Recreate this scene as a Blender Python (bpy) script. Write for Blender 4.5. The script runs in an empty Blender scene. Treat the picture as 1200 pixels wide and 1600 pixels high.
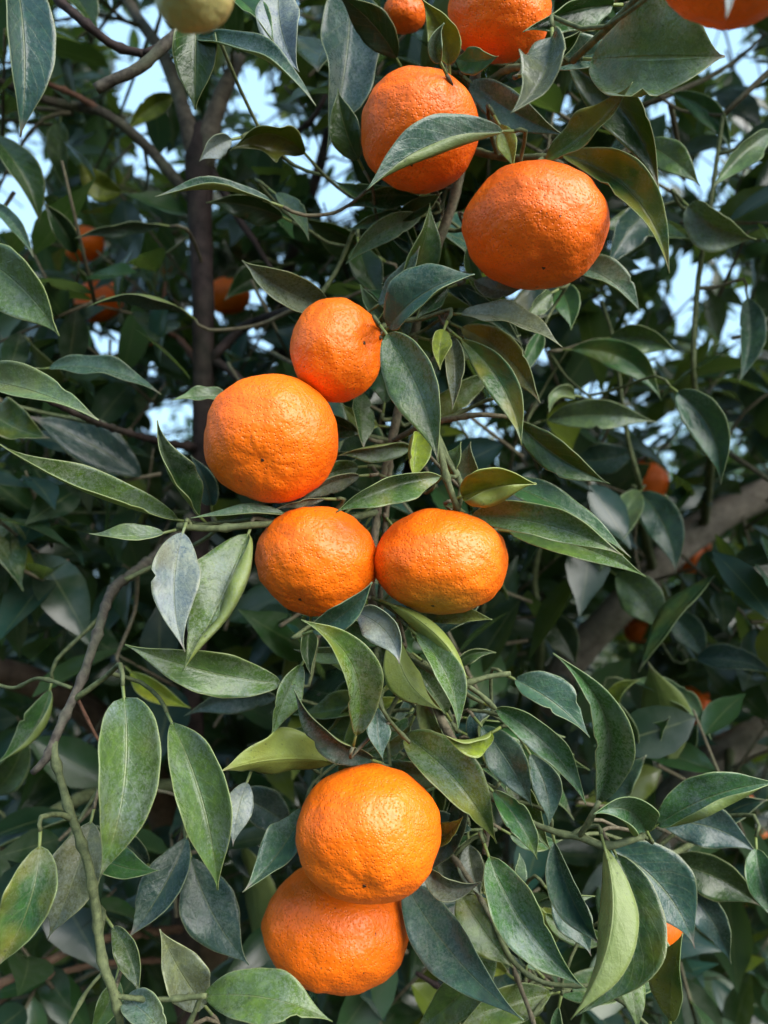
import bpy, bmesh, math, random
import numpy as np
from mathutils import Vector, Matrix, Quaternion, noise as mnoise

random.seed(12)
rng = np.random.default_rng(11)
scene = bpy.context.scene
COL = scene.collection
R_ = math.radians

# ------------------------------------------------------------------ camera
CAM = Vector((0.0, 0.0, 1.35))
PITCH = R_(6.0)
FWD = Vector((0, math.cos(PITCH), math.sin(PITCH)))
UP = Vector((0, -math.sin(PITCH), math.cos(PITCH)))
RIGHT = Vector((1, 0, 0))
cam_data = bpy.data.cameras.new('camera')
cam_data.sensor_fit = 'HORIZONTAL'
cam_data.sensor_width = 6.8
cam_data.lens = 6.8
cam_data.clip_start = 0.01
cam_data.clip_end = 1000
cam_data.dof.use_dof = True
cam_data.dof.focus_distance = 0.335
cam_data.dof.aperture_fstop = 1.9
cam = bpy.data.objects.new('camera', cam_data)
cam.location = CAM
cam.rotation_euler = (R_(90) + PITCH, 0, 0)
COL.objects.link(cam)
scene.camera = cam

# ------------------------------------------------------------------ sky and sun
SUN_DIR = Vector((0.62, -0.52, 0.62)).normalized()      # towards the sun
sun_el = math.asin(SUN_DIR.z)
sun_az = math.atan2(SUN_DIR.x, SUN_DIR.y)
world = bpy.data.worlds.new('World')
scene.world = world
world.use_nodes = True
wn = world.node_tree
for n in list(wn.nodes):
    wn.nodes.remove(n)
sky = wn.nodes.new('ShaderNodeTexSky')
sky.sky_type = 'NISHITA'
sky.sun_disc = False
sky.sun_elevation = sun_el
sky.sun_rotation = sun_az
sky.air_density = 1.0
sky.dust_density = 3.0
veil = wn.nodes.new('ShaderNodeMix')          # thin even cloud over the whole sky
veil.data_type = 'RGBA'
veil.inputs[0].default_value = 0.42
veil.inputs[7].default_value = (7.8, 12.8, 17.4, 1)
bg = wn.nodes.new('ShaderNodeBackground')
bg.inputs['Strength'].default_value = 0.088
wo = wn.nodes.new('ShaderNodeOutputWorld')
wn.links.new(sky.outputs[0], veil.inputs[6])
wn.links.new(veil.outputs[2], bg.inputs[0])
wn.links.new(bg.outputs[0], wo.inputs[0])

sun_data = bpy.data.lights.new('sun', 'SUN')
sun_data.energy = 4.6
sun_data.angle = R_(58)
sun_data.color = (1.0, 0.96, 0.89)
sun = bpy.data.objects.new('sun', sun_data)
sun.rotation_euler = SUN_DIR.to_track_quat('Z', 'Y').to_euler()
COL.objects.link(sun)

vs = scene.view_settings
vs.view_transform = 'Standard'
vs.look = 'None'
vs.gamma = 1.0
vs.exposure = 0.92
vs.use_curve_mapping = False
scene.render.engine = 'CYCLES'
scene.cycles.use_denoising = True
scene.cycles.max_bounces = 4
scene.cycles.diffuse_bounces = 3
scene.cycles.glossy_bounces = 2
scene.cycles.transmission_bounces = 3
scene.cycles.use_adaptive_sampling = True
scene.cycles.adaptive_threshold = 0.02
scene.cycles.transparent_max_bounces = 8

# ------------------------------------------------------------------ helpers
def P(x, y, d):
    """point seen at photo pixel (x, y) at depth d (metres along the view axis)"""
    return CAM + FWD * d + RIGHT * (d * (x - 600) / 1200) + UP * (d * (800 - y) / 1200)

def project(p):
    v = Vector(p) - CAM
    d = v.dot(FWD)
    if d < 1e-6:
        return -9999, -9999, d
    return 600 + 1200 * v.dot(RIGHT) / d, 800 - 1200 * v.dot(UP) / d, d

def link(o, parent=None):
    COL.objects.link(o)
    if parent is not None:
        o.parent = parent
    return o

def empty(name, loc):
    o = bpy.data.objects.new(name, None)
    o.location = loc
    o.empty_display_size = 0.05
    link(o)
    return o

def mesh_obj(name, verts, faces, mats, parent=None, smooth=True, midx=None, origin=None, uvs=None):
    me = bpy.data.meshes.new(name)
    if origin is not None:
        verts = [(v[0] - origin[0], v[1] - origin[1], v[2] - origin[2]) for v in verts]
    me.from_pydata(verts, [], faces)
    for m in mats:
        me.materials.append(m)
    if smooth:
        me.polygons.foreach_set('use_smooth', [True] * len(faces))
    if midx is not None:
        me.polygons.foreach_set('material_index', midx)
    if uvs is not None:
        ul = me.uv_layers.new(name='UVMap')
        li = np.empty(len(me.loops), dtype=np.int32)
        me.loops.foreach_get('vertex_index', li)
        ul.data.foreach_set('uv', np.asarray(uvs, dtype=np.float32)[li].ravel())
    me.update()
    o = bpy.data.objects.new(name, me)
    link(o)
    if parent is not None:
        o.parent = parent
        loc = Vector(origin) if origin is not None else Vector((0, 0, 0))
        o.location = loc - parent_world(parent)
    elif origin is not None:
        o.location = origin
    return o

_pw = {}
def parent_world(p):
    w = Vector(p.location)
    q = p.parent
    while q is not None:
        w += Vector(q.location)
        q = q.parent
    return w

def catmull(pts, rads, step):
    """resample a polyline smoothly"""
    pts = [Vector(p) for p in pts]
    out, ro = [], []
    n = len(pts)
    for i in range(n - 1):
        p0 = pts[max(i - 1, 0)]; p1 = pts[i]; p2 = pts[i + 1]; p3 = pts[min(i + 2, n - 1)]
        m = max(2, int((p2 - p1).length / step))
        for k in range(m):
            t = k / m
            a = -0.5 * t + t * t - 0.5 * t ** 3
            b = 1 - 2.5 * t * t + 1.5 * t ** 3
            c = 0.5 * t + 2 * t * t - 1.5 * t ** 3
            e = -0.5 * t * t + 0.5 * t ** 3
            out.append(p0 * a + p1 * b + p2 * c + p3 * e)
            ro.append(rads[i] * (1 - t) + rads[i + 1] * t)
    out.append(pts[-1]); ro.append(rads[-1])
    return out, ro

def tube(pts, rads, seg=8, rough=0.06, seed=0.0, cap=True):
    verts, faces = [], []
    n = len(pts)
    T = []
    for i in range(n):
        a = pts[max(i - 1, 0)]; b = pts[min(i + 1, n - 1)]
        t = (b - a)
        T.append(t.normalized() if t.length > 1e-9 else Vector((0, 0, 1)))
    ref = Vector((0, 0, 1)) if abs(T[0].z) < 0.9 else Vector((1, 0, 0))
    X = T[0].cross(ref).normalized()
    for i in range(n):
        X = (X - T[i] * X.dot(T[i])).normalized()
        Y = T[i].cross(X)
        for k in range(seg):
            a = 2 * math.pi * k / seg
            dvec = X * math.cos(a) + Y * math.sin(a)
            r = rads[i]
            if rough:
                r *= 1 + rough * 2.2 * mnoise.noise((pts[i] + dvec * rads[i]) * (0.55 / max(rads[i], 1e-4)) + Vector((seed, 0, 0)))
            verts.append(pts[i] + dvec * r)
    for i in range(n - 1):
        for k in range(seg):
            a = i * seg + k; b = i * seg + (k + 1) % seg
            faces.append((a, b, b + seg, a + seg))
    if cap:
        faces.append(tuple(range(seg))[::-1])
        faces.append(tuple((n - 1) * seg + k for k in range(seg)))
    return verts, faces

# ------------------------------------------------------------------ materials
def new_mat(name):
    m = bpy.data.materials.new(name)
    m.use_nodes = True
    nt = m.node_tree
    for n in list(nt.nodes):
        nt.nodes.remove(n)
    return m, nt

class NB:
    def __init__(s, nt): s.nt = nt
    def n(s, t, **kw):
        nd = s.nt.nodes.new(t)
        for k, v in kw.items(): setattr(nd, k, v)
        return nd
    def l(s, a, b): s.nt.links.new(a, b)
    def val(s, inp, v):
        if hasattr(v, 'is_output') or isinstance(v, bpy.types.NodeSocket): s.l(v, inp)
        else: inp.default_value = v
    def math(s, op, a, b=0.0, c=None, clamp=False):
        m = s.n('ShaderNodeMath', operation=op); m.use_clamp = clamp
        s.val(m.inputs[0], a); s.val(m.inputs[1], b)
        if c is not None: s.val(m.inputs[2], c)
        return m.outputs[0]
    def mix(s, f, a, b, blend='MIX'):
        m = s.n('ShaderNodeMix', data_type='RGBA', blend_type=blend)
        s.val(m.inputs[0], f)
        for sock, v in ((m.inputs[6], a), (m.inputs[7], b)):
            if isinstance(v, tuple): sock.default_value = (*v[:3], 1)
            else: s.l(v, sock)
        return m.outputs[2]
    def noise(s, scale, detail=3, rough=0.55, vec=None, w=None):
        t = s.n('ShaderNodeTexNoise')
        t.inputs['Scale'].default_value = scale
        t.inputs['Detail'].default_value = detail
        t.inputs['Roughness'].default_value = rough
        if vec is not None: s.l(vec, t.inputs['Vector'])
        return t.outputs['Fac']
    def ramp(s, f, lo, hi, a=0.0, b=1.0):
        m = s.n('ShaderNodeMapRange'); m.clamp = True
        s.val(m.inputs[0], f)
        m.inputs[1].default_value = lo; m.inputs[2].default_value = hi
        m.inputs[3].default_value = a; m.inputs[4].default_value = b
        return m.outputs[0]

def leaf_material(name, side, source):
    m, nt = new_mat(name)
    b = NB(nt)
    pos = b.n('ShaderNodeNewGeometry').outputs['Position']
    uv = b.n('ShaderNodeUVMap').outputs['UV']
    sep = b.n('ShaderNodeSeparateXYZ'); b.l(uv, sep.inputs[0])
    u, v = sep.outputs[0], sep.outputs[1]
    au = b.math('ABSOLUTE', b.math('SUBTRACT', u, 0.5))
    if source == 'object':
        oi = b.n('ShaderNodeObjectInfo')
        tint, dust, rnd = oi.outputs['Color'], oi.outputs['Alpha'], oi.outputs['Random']
        yel = b.math('DIVIDE', oi.outputs['Object Index'], 100.0)
    else:
        at = b.n('ShaderNodeAttribute', attribute_name='tint')
        tint, dust = at.outputs['Color'], at.outputs['Alpha']
        rnd = b.math('FRACT', b.math('MULTIPLY', dust, 37.0))
        yel = b.math('MULTIPLY', rnd, 0.25)
    patch = b.noise(75, 4, 0.6, pos)
    fine = b.noise(820, 3, 0.75, pos)
    mid = b.noise(330, 3, 0.65, pos)
    big = b.noise(28, 2, 0.5, pos)
    col = b.mix(b.ramp(patch, 0.35, 0.65, 0.0, 0.5), tint, b.mix(0.7, tint, (0.012, 0.036, 0.018)))
    if source == 'attr':
        p = b.n('ShaderNodeBsdfPrincipled')
        pale = b.mix(0.5, col, (0.22, 0.25, 0.10))
        col = b.mix(b.math('MULTIPLY', b.ramp(au, 0.012, 0.03, 1.0, 0.0), 0.5), col, pale)
        col = b.mix(b.math('MULTIPLY', b.math('MULTIPLY', dust, b.ramp(patch, 0.4, 0.65)), 0.6), col, (0.27, 0.28, 0.22))
        b.l(col, p.inputs['Base Color'])
        p.inputs['Roughness'].default_value = 0.24
        tr = b.n('ShaderNodeBsdfTranslucent')
        b.l(b.mix(0.5, col, (0.20, 0.30, 0.03)), tr.inputs['Color'])
        ms = b.n('ShaderNodeMixShader'); ms.inputs[0].default_value = 0.34
        b.l(p.outputs[0], ms.inputs[1]); b.l(tr.outputs[0], ms.inputs[2])
        out = b.n('ShaderNodeOutputMaterial'); b.l(ms.outputs[0], out.inputs[0])
        return m
    lively = b.mix(1.0, tint, (1.7, 1.65, 1.05), 'MULTIPLY')
    col = b.mix(b.ramp(b.noise(210, 4, 0.7, pos), 0.46, 0.66, 0.0, 0.6), col, lively)
    # yellowed patches
    yp = b.math('MULTIPLY', b.ramp(b.math('ADD', b.noise(48, 2, 0.5, pos), b.math('MULTIPLY', yel, 0.25)), 0.52, 0.74), yel)
    col = b.mix(b.math('MULTIPLY', yp, 0.9, clamp=True), col, (0.34, 0.27, 0.025))
    # veins
    vein = b.math('SINE', b.math('MULTIPLY', b.math('ADD', b.math('SUBTRACT', b.math('MULTIPLY', v, 9.0), b.math('MULTIPLY', au, 5.0)), b.math('MULTIPLY', patch, 0.6)), 6.2832))
    veinl = b.ramp(vein, 0.92, 1.0)
    rib = b.ramp(au, 0.008, 0.022, 1.0, 0.0)
    pale = b.mix(0.55, col, (0.22, 0.25, 0.10))
    col = b.mix(b.math('MULTIPLY', veinl, 0.26), col, pale)
    col = b.mix(b.math('MULTIPLY', rib, 0.65), col, pale)
    if side == 'under':
        col = b.mix(0.72, col, (0.20, 0.25, 0.060))
    # dust: patchy film plus grains
    film = b.ramp(b.math('ADD', b.math('MULTIPLY', patch, 0.55), b.math('MULTIPLY', mid, 0.55)), 0.46, 0.70)
    grain = b.ramp(fine, 0.47, 0.58)
    d = b.math('MULTIPLY', dust, b.math('ADD', b.math('MULTIPLY', film, 0.62), b.math('MULTIPLY', grain, 0.50)), clamp=True)
    d = b.math('MULTIPLY', d, b.ramp(b.noise(34, 2, 0.5, pos), 0.38, 0.62, 0.25, 1.25), clamp=True)
    dc = b.mix(b.ramp(big, 0.38, 0.62), (0.24, 0.30, 0.32), (0.29, 0.32, 0.23))  # dust tones; the bluish one also paints in a silver-blue sheen
    if side == 'under':
        d = b.math('MULTIPLY', d, 0.55)
    col = b.mix(d, col, dc)
    # pale leaf margin, which also paints in a rim highlight
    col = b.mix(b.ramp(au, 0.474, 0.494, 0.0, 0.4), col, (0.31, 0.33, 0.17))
    # dark sooty pin spots
    spot = b.ramp(b.noise(620, 1, 0.5, pos), 0.70, 0.76)
    col = b.mix(b.math('MULTIPLY', spot, 0.55), col, (0.03, 0.03, 0.025))
    # dry tip on some leaves
    tipm = b.math('MULTIPLY', b.ramp(b.math('ADD', v, b.math('MULTIPLY', b.math('SUBTRACT', patch, 0.5), 0.12)), 0.87, 0.97), b.ramp(rnd, 0.55, 0.7, 0, 0.6))
    col = b.mix(tipm, col, (0.30, 0.23, 0.19))
    p = b.n('ShaderNodeBsdfPrincipled')
    b.l(col, p.inputs['Base Color'])
    b.l(b.ramp(d, 0.0, 0.6, 0.22 if side == 'top' else 0.45, 0.52), p.inputs['Roughness'])
    p.inputs['IOR'].default_value = 1.45
    bump = b.n('ShaderNodeBump')
    bump.inputs['Strength'].default_value = 0.6
    bump.inputs['Distance'].default_value = 0.0012
    h = b.math('ADD', b.math('MULTIPLY', b.noise(160, 3, 0.6, pos), 0.9), b.math('MULTIPLY', fine, 0.22))
    h = b.math('SUBTRACT', h, b.math('ADD', b.math('MULTIPLY', rib, 0.55 if side == 'top' else -0.7), b.math('MULTIPLY', veinl, 0.05)))
    h = b.math('ADD', h, b.math('ADD', b.math('MULTIPLY', b.noise(55, 2, 0.5, pos), 2.0), b.math('MULTIPLY', vein, 0.018)))
    b.l(h, bump.inputs['Height'])
    b.l(bump.outputs[0], p.inputs['Normal'])
    tr = b.n('ShaderNodeBsdfTranslucent')
    tc = b.mix(0.5, col, (0.20, 0.30, 0.03))
    b.l(tc, tr.inputs['Color'])
    ms = b.n('ShaderNodeMixShader')
    ms.inputs[0].default_value = 0.30 if source == 'object' else 0.18
    b.l(p.outputs[0], ms.inputs[1]); b.l(tr.outputs[0], ms.inputs[2])
    out = b.n('ShaderNodeOutputMaterial')
    b.l(ms.outputs[0], out.inputs[0])
    return m

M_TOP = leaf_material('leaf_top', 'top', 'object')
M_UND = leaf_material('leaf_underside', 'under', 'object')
M_FOL = leaf_material('foliage', 'top', 'attr')

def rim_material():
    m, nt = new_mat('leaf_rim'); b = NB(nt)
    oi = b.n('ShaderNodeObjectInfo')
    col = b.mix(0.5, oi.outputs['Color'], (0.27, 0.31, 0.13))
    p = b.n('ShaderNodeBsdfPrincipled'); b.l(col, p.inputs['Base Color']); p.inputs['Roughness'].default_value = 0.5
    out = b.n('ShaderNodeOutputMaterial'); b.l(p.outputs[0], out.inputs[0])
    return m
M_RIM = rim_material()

def bark_material(name, c0, c1, scale=120, bumpd=0.0012, moss=0.0):
    m, nt = new_mat(name); b = NB(nt)
    pos = b.n('ShaderNodeNewGeometry').outputs['Position']
    n1 = b.noise(scale, 5, 0.65, pos)
    n2 = b.noise(scale * 0.22, 3, 0.5, pos)
    col = b.mix(b.ramp(n1, 0.35, 0.68), c0, c1)
    col = b.mix(b.math('MULTIPLY', b.ramp(n2, 0.5, 0.7), moss), col, (0.14, 0.17, 0.10))
    col = b.mix(b.math('MULTIPLY', b.ramp(b.noise(scale * 3.2, 2, 0.6, pos), 0.6, 0.72), 0.5), col, (0.03, 0.028, 0.022))
    p = b.n('ShaderNodeBsdfPrincipled'); b.l(col, p.inputs['Base Color'])
    p.inputs['Specular IOR Level'].default_value = 0.2
    p.inputs['Roughness'].default_value = 0.75
    bump = b.n('ShaderNodeBump'); bump.inputs['Strength'].default_value = 0.7; bump.inputs['Distance'].default_value = bumpd
    b.l(n1, bump.inputs['Height']); b.l(bump.outputs[0], p.inputs['Normal'])
    out = b.n('ShaderNodeOutputMaterial'); b.l(p.outputs[0], out.inputs[0])
    return m
M_BARK = bark_material('bark_grey', (0.055, 0.045, 0.036), (0.15, 0.125, 0.095), 90, 0.002, 0.5)
M_BARKL = bark_material('bark_pale', (0.12, 0.105, 0.088), (0.27, 0.24, 0.205), 60, 0.002, 0.2)
M_BARKD = bark_material('bark_dark', (0.014, 0.010, 0.010), (0.052, 0.035, 0.032), 80, 0.002, 0.1)
M_BARKR = bark_material('bark_brown', (0.07, 0.038, 0.025), (0.16, 0.10, 0.065), 70, 0.002, 0.15)
M_TWIGB = bark_material('twig_brown', (0.06, 0.05, 0.032), (0.15, 0.13, 0.085), 420, 0.0006, 0.4)
M_TWIGD = bark_material('twig_grey', (0.03, 0.026, 0.022), (0.10, 0.09, 0.07), 260, 0.0008, 0.35)
M_TWIGG = bark_material('twig_green', (0.042, 0.054, 0.024), (0.115, 0.135, 0.06), 300, 0.0004, 0.3)
M_TWIGR = bark_material('twig_reddish', (0.09, 0.045, 0.032), (0.17, 0.09, 0.06), 300, 0.0004, 0.0)

def peel_material(name, base, deep, under=(0.30, 0.24, 0.02)):
    m, nt = new_mat(name); b = NB(nt)
    tc = b.n('ShaderNodeTexCoord').outputs['Object']
    at = b.n('ShaderNodeAttribute', attribute_name='greenness').outputs['Fac']
    v1 = b.n('ShaderNodeTexVoronoi'); v1.inputs['Scale'].default_value = 800; v1.inputs['Randomness'].default_value = 0.9
    b.l(tc, v1.inputs['Vector'])
    n_big = b.noise(40, 3, 0.5, tc)
    n_mid = b.noise(170, 3, 0.6, tc)
    pore = b.ramp(v1.outputs['Distance'], 0.05, 0.42, 1.0, 0.0)
    col = b.mix(b.ramp(n_big, 0.3, 0.7), base, deep)
    col = b.mix(b.math('MULTIPLY', pore, 0.42), col, tuple(c * 0.55 for c in deep))
    col = b.mix(b.ramp(n_mid, 0.55, 0.8, 0, 0.25), col, tuple(min(1, c * 1.12) for c in base))
    col = b.mix(b.math('MULTIPLY', at, 0.55), col, under)
    yl = b.ramp(b.noise(22, 2, 0.5, tc), 0.5, 0.72, 0, 0.3)
    col = b.mix(yl, col, (min(1, base[0]), base[1] * 1.35, base[2] * 1.5))
    # rare dark blemish pin points and pale scuffs
    sp = b.ramp(b.noise(520, 0, 0.5, tc), 0.845, 0.87)
    col = b.mix(b.math('MULTIPLY', sp, 0.85), col, (0.06, 0.02, 0.008))
    sc = b.math('MULTIPLY', b.ramp(b.noise(300, 4, 0.75, tc), 0.66, 0.74), b.ramp(b.noise(55, 2, 0.5, tc), 0.58, 0.68))
    col = b.mix(b.math('MULTIPLY', sc, 0.45), col, (0.55, 0.30, 0.16))
    p = b.n('ShaderNodeBsdfPrincipled')
    b.l(col, p.inputs['Base Color'])
    p.inputs['Roughness'].default_value = 0.42
    p.inputs['IOR'].default_value = 1.46
    p.inputs['Subsurface Weight'].default_value = 0.12
    p.inputs['Subsurface Radius'].default_value = (1.0, 0.35, 0.08)
    p.inputs['Subsurface Scale'].default_value = 0.002
    bump = b.n('ShaderNodeBump'); bump.inputs['Strength'].default_value = 0.7; bump.inputs['Distance'].default_value = 0.0009
    v2 = b.n('ShaderNodeTexVoronoi', feature='SMOOTH_F1'); v2.inputs['Scale'].default_value = 470; v2.inputs['Smoothness'].default_value = 0.5
    warp = b.n('ShaderNodeVectorMath', operation='ADD'); b.l(tc, warp.inputs[0])
    wv = b.n('ShaderNodeTexNoise'); wv.inputs['Scale'].default_value = 260; wv.inputs['Detail'].default_value = 1; b.l(tc, wv.inputs['Vector'])
    ws = b.n('ShaderNodeVectorMath', operation='SCALE'); b.l(wv.outputs['Color'], ws.inputs[0]); ws.inputs[3].default_value = 0.0022
    b.l(ws.outputs[0], warp.inputs[1]); b.l(warp.outputs[0], v2.inputs['Vector'])
    h = b.math('ADD', b.math('MULTIPLY', n_mid, 0.30), b.math('MULTIPLY', pore, -0.42))
    h = b.math('ADD', h, b.math('MULTIPLY', b.ramp(v2.outputs['Distance'], 0.0, 0.75, 1.0, 0.0), 0.40))
    h = b.math('ADD', h, b.math('MULTIPLY', b.noise(480, 2, 0.6, tc), 0.14))
    b.l(h, bump.inputs['Height']); b.l(bump.outputs[0], p.inputs['Normal'])
    out = b.n('ShaderNodeOutputMaterial'); b.l(p.outputs[0], out.inputs[0])
    return m
M_PEEL = peel_material('peel_orange', (0.86, 0.158, 0.002), (0.80, 0.120, 0.0015))
M_PEELR = peel_material('peel_red_orange', (0.85, 0.146, 0.003), (0.78, 0.108, 0.002))
M_PEELG = peel_material('peel_green', (0.46, 0.36, 0.13), (0.30, 0.27, 0.10), (0.20, 0.22, 0.08))

def simple_mat(name, c, r=0.6):
    m, nt = new_mat(name); b = NB(nt)
    pos = b.n('ShaderNodeNewGeometry').outputs['Position']
    col = b.mix(b.noise(900, 2, 0.6, pos), tuple(x * 0.6 for x in c), tuple(min(1, x * 1.3) for x in c))
    p = b.n('ShaderNodeBsdfPrincipled'); b.l(col, p.inputs['Base Color']); p.inputs['Roughness'].default_value = r
    out = b.n('ShaderNodeOutputMaterial'); b.l(p.outputs[0], out.inputs[0])
    return m
M_SCAR = simple_mat('scar', (0.05, 0.02, 0.008))
M_CALYX = simple_mat('calyx', (0.11, 0.13, 0.04))

def ground_material():
    m, nt = new_mat('soil'); b = NB(nt)
    pos = b.n('ShaderNodeNewGeometry').outputs['Position']
    a = b.noise(1.2, 4, 0.6, pos); c = b.noise(30, 5, 0.7, pos)
    col = b.mix(b.ramp(c, 0.3, 0.7), (0.05, 0.036, 0.022), (0.12, 0.09, 0.055))
    col = b.mix(b.ramp(a, 0.45, 0.6, 0, 0.85), col, (0.045, 0.075, 0.02))
    p = b.n('ShaderNodeBsdfPrincipled'); b.l(col, p.inputs['Base Color']); p.inputs['Roughness'].default_value = 0.95
    bump = b.n('ShaderNodeBump'); bump.inputs['Distance'].default_value = 0.03
    b.l(c, bump.inputs['Height']); b.l(bump.outputs[0], p.inputs['Normal'])
    out = b.n('ShaderNodeOutputMaterial'); b.l(p.outputs[0], out.inputs[0])
    return m

# ------------------------------------------------------------------ ground
def build_ground():
    v, f = [], []
    xs = [-400, -120, -40, -15] + list(np.linspace(-8, 8, 25)) + [15, 40, 120, 400]
    for i, x in enumerate(xs):
        for j, y in enumerate(xs):
            near = max(0.0, 1 - max(abs(x), abs(y)) / 14)
            z = 0.05 * near * mnoise.noise(Vector((x * 0.7, y * 0.7, 3.1)))
            v.append((x, y, z - 0.02))
    n = len(xs)
    for i in range(n - 1):
        for j in range(n - 1):
            f.append((i * n + j, (i + 1) * n + j, (i + 1) * n + j + 1, i * n + j + 1))
    o = mesh_obj('ground', v, f, [ground_material()])
    o['kind'] = 'structure'
build_ground()

# ------------------------------------------------------------------ leaf shape
def profile(s, a=0.86, p=0.80):
    return max(0.0, math.sin(math.pi * (s ** a))) ** (p + 0.68 * s)

def leaf_grid(base, ctrl, tip, width, X0f, roll0, roll1, fold, cA, cB, seed, nv=18, nu=4,
              wav=0.05, pa=0.92, pp=0.88, notch=0.0, thick=0.00032, petiole=0.007):
    """solid leaf blade between base and tip; returns verts, faces, material indices, uvs"""
    base, ctrl, tip = Vector(base), Vector(ctrl), Vector(tip)
    C, T = [], []
    for i in range(nv + 1):
        s = i / nv
        C.append(base * (1 - s) ** 2 + ctrl * 2 * s * (1 - s) + tip * s * s)
        t = (ctrl - base) * 2 * (1 - s) + (tip - ctrl) * 2 * s
        T.append(t.normalized())
    L = sum((C[i + 1] - C[i]).length for i in range(nv))
    top, nor, uvs = [], [], []
    rs = random.Random(seed)
    ph1, ph2 = rs.uniform(0, 6.28), rs.uniform(0, 6.28)
    fq = rs.uniform(1.2, 2.6)
    bites = [(rs.choice((-1, 1)), rs.uniform(0.15, 0.9), rs.uniform(0.10, 0.32), rs.uniform(0.015, 0.04)) for _ in range(rs.choice((0, 0, 0, 1, 1, 2)))] if nv > 14 else []
    for i in range(nv + 1):
        s = i / nv
        X = X0f(C[i], T[i])
        N = X.cross(T[i]).normalized()
        X = T[i].cross(N).normalized()
        # make N face the viewer side used by X0f
        r = roll0 * (1 - s) + roll1 * s
        q = Quaternion(T[i], -r)
        X = q @ X; N = q @ N
        hw = width / 2 * max(profile(s, pa, pp), 0.012)
        row = []
        nrow = []
        for side in (-1, 1):
            x = z = 0.0
            curl = (cA if side < 0 else cB)
            pts = [(0.0, 0.0, fold)]
            for k in range(1, nu + 1):
                um = (k - 0.5) / nu
                uc = um if abs(curl) < 1.05 else (lambda q: q * q * (3 - 2 * q))(min(1.0, max(0.0, (um - 0.40) / 0.34)))
                phi = fold + curl * uc * (0.35 + 0.65 * math.sin(math.pi * min(1, max(0.0, s * 0.9 + 0.08))))
                x += math.cos(phi) / nu; z += math.sin(phi) / nu
                u = k / nu
                w = wav * u * u * math.sin(fq * 6.28 * s + (ph1 if side < 0 else ph2))
                pts.append((x, z + w, phi))
            row.append(pts)
        line = []
        for k in range(nu, 0, -1):
            x, z, phi = row[0][k]
            jag = 1 + 0.015 * math.sin(37 * s + ph1) * (k == nu) - sum(dp * math.exp(-((s - s0) / wd) ** 2) for sd, s0, dp, wd in bites if sd < 0) * (k / nu) ** 2
            line.append((C[i] - X * (x * hw * jag) + N * (z * hw), -k / nu))
        line.append((C[i].copy(), 0.0))
        for k in range(1, nu + 1):
            x, z, phi = row[1][k]
            jag = 1 + 0.015 * math.sin(31 * s + ph2) * (k == nu) - sum(dp * math.exp(-((s - s0) / wd) ** 2) for sd, s0, dp, wd in bites if sd > 0) * (k / nu) ** 2
            line.append((C[i] + X * (x * hw * jag) + N * (z * hw), k / nu))
        for p, u in line:
            top.append(p); uvs.append((0.5 + 0.5 * u, s))
    m = 2 * nu + 1
    # vertex normals of the sheet
    nvv = len(top)
    arr = np.array([tuple(p) for p in top]).reshape(nv + 1, m, 3)
    du = np.gradient(arr, axis=1); dv = np.gradient(arr, axis=0)
    nn = np.cross(du, dv)
    nn /= (np.linalg.norm(nn, axis=2, keepdims=True) + 1e-12)
    bot = arr - nn * thick
    # midrib ridge below
    for i in range(nv + 1):
        s = i / nv
        bot[i, nu] -= nn[i, nu] * (0.0009 * (1 - 0.8 * s)) * (width / 0.03)
    verts = [tuple(v) for v in arr.reshape(-1, 3)] + [tuple(v) for v in bot.reshape(-1, 3)]
    uv2 = uvs + uvs
    faces, mi = [], []
    for i in range(nv):
        for k in range(m - 1):
            a = i * m + k
            faces.append((a, a + 1, a + m + 1, a + m)); mi.append(0)
            faces.append((a + nvv, a + m + nvv, a + m + 1 + nvv, a + 1 + nvv)); mi.append(1)
    ring = [k for k in range(m)] + [i * m + m - 1 for i in range(1, nv + 1)] + [nv * m + k for k in range(m - 2, -1, -1)] + [i * m for i in range(nv - 1, 0, -1)]
    for i in range(len(ring)):
        a, c = ring[i], ring[(i + 1) % len(ring)]
        faces.append((a, a + nvv, c + nvv, c)); mi.append(2)
    # petiole
    if petiole > 0:
        p0 = C[0] - T[0] * petiole
        n0 = Vector(nn[0, nu])
        pts = [C[min(2, nv)] - n0 * 0.0009, C[0] - n0 * 0.0004, p0]
        tv, tf = tube(pts, [0.0005, 0.0007, 0.0008], 6, 0)
        o = len(verts)
        verts += [tuple(v) for v in tv]; uv2 += [(0.5, 0.0)] * len(tv)
        faces += [tuple(j + o for j in q) for q in tf]; mi += [1] * len(tf)
    # the sheet was laid out so that du x dv is its upper side
    return verts, faces, mi, uv2

def x_view(C, T):
    v = (CAM - C).normalized()
    x = T.cross(v)
    if x.length < 1e-4:
        x = RIGHT.copy()
    return x.normalized()

# ------------------------------------------------------------------ the tree: skeleton
TREE = empty('citrus_tree', (0.0, 0.98, 0.0))
TREE['label'] = 'citrus tree loaded with ripe mandarins, dusty leaves and a dark upright limb'
TREE['category'] = 'tree'

SK_P, SK_R = [], []       # skeleton nodes twigs may grow from
def add_skeleton(pts, rads, every=1):
    for p, r in zip(pts[::every], rads[::every]):
        SK_P.append(tuple(p)); SK_R.append(r)

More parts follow.
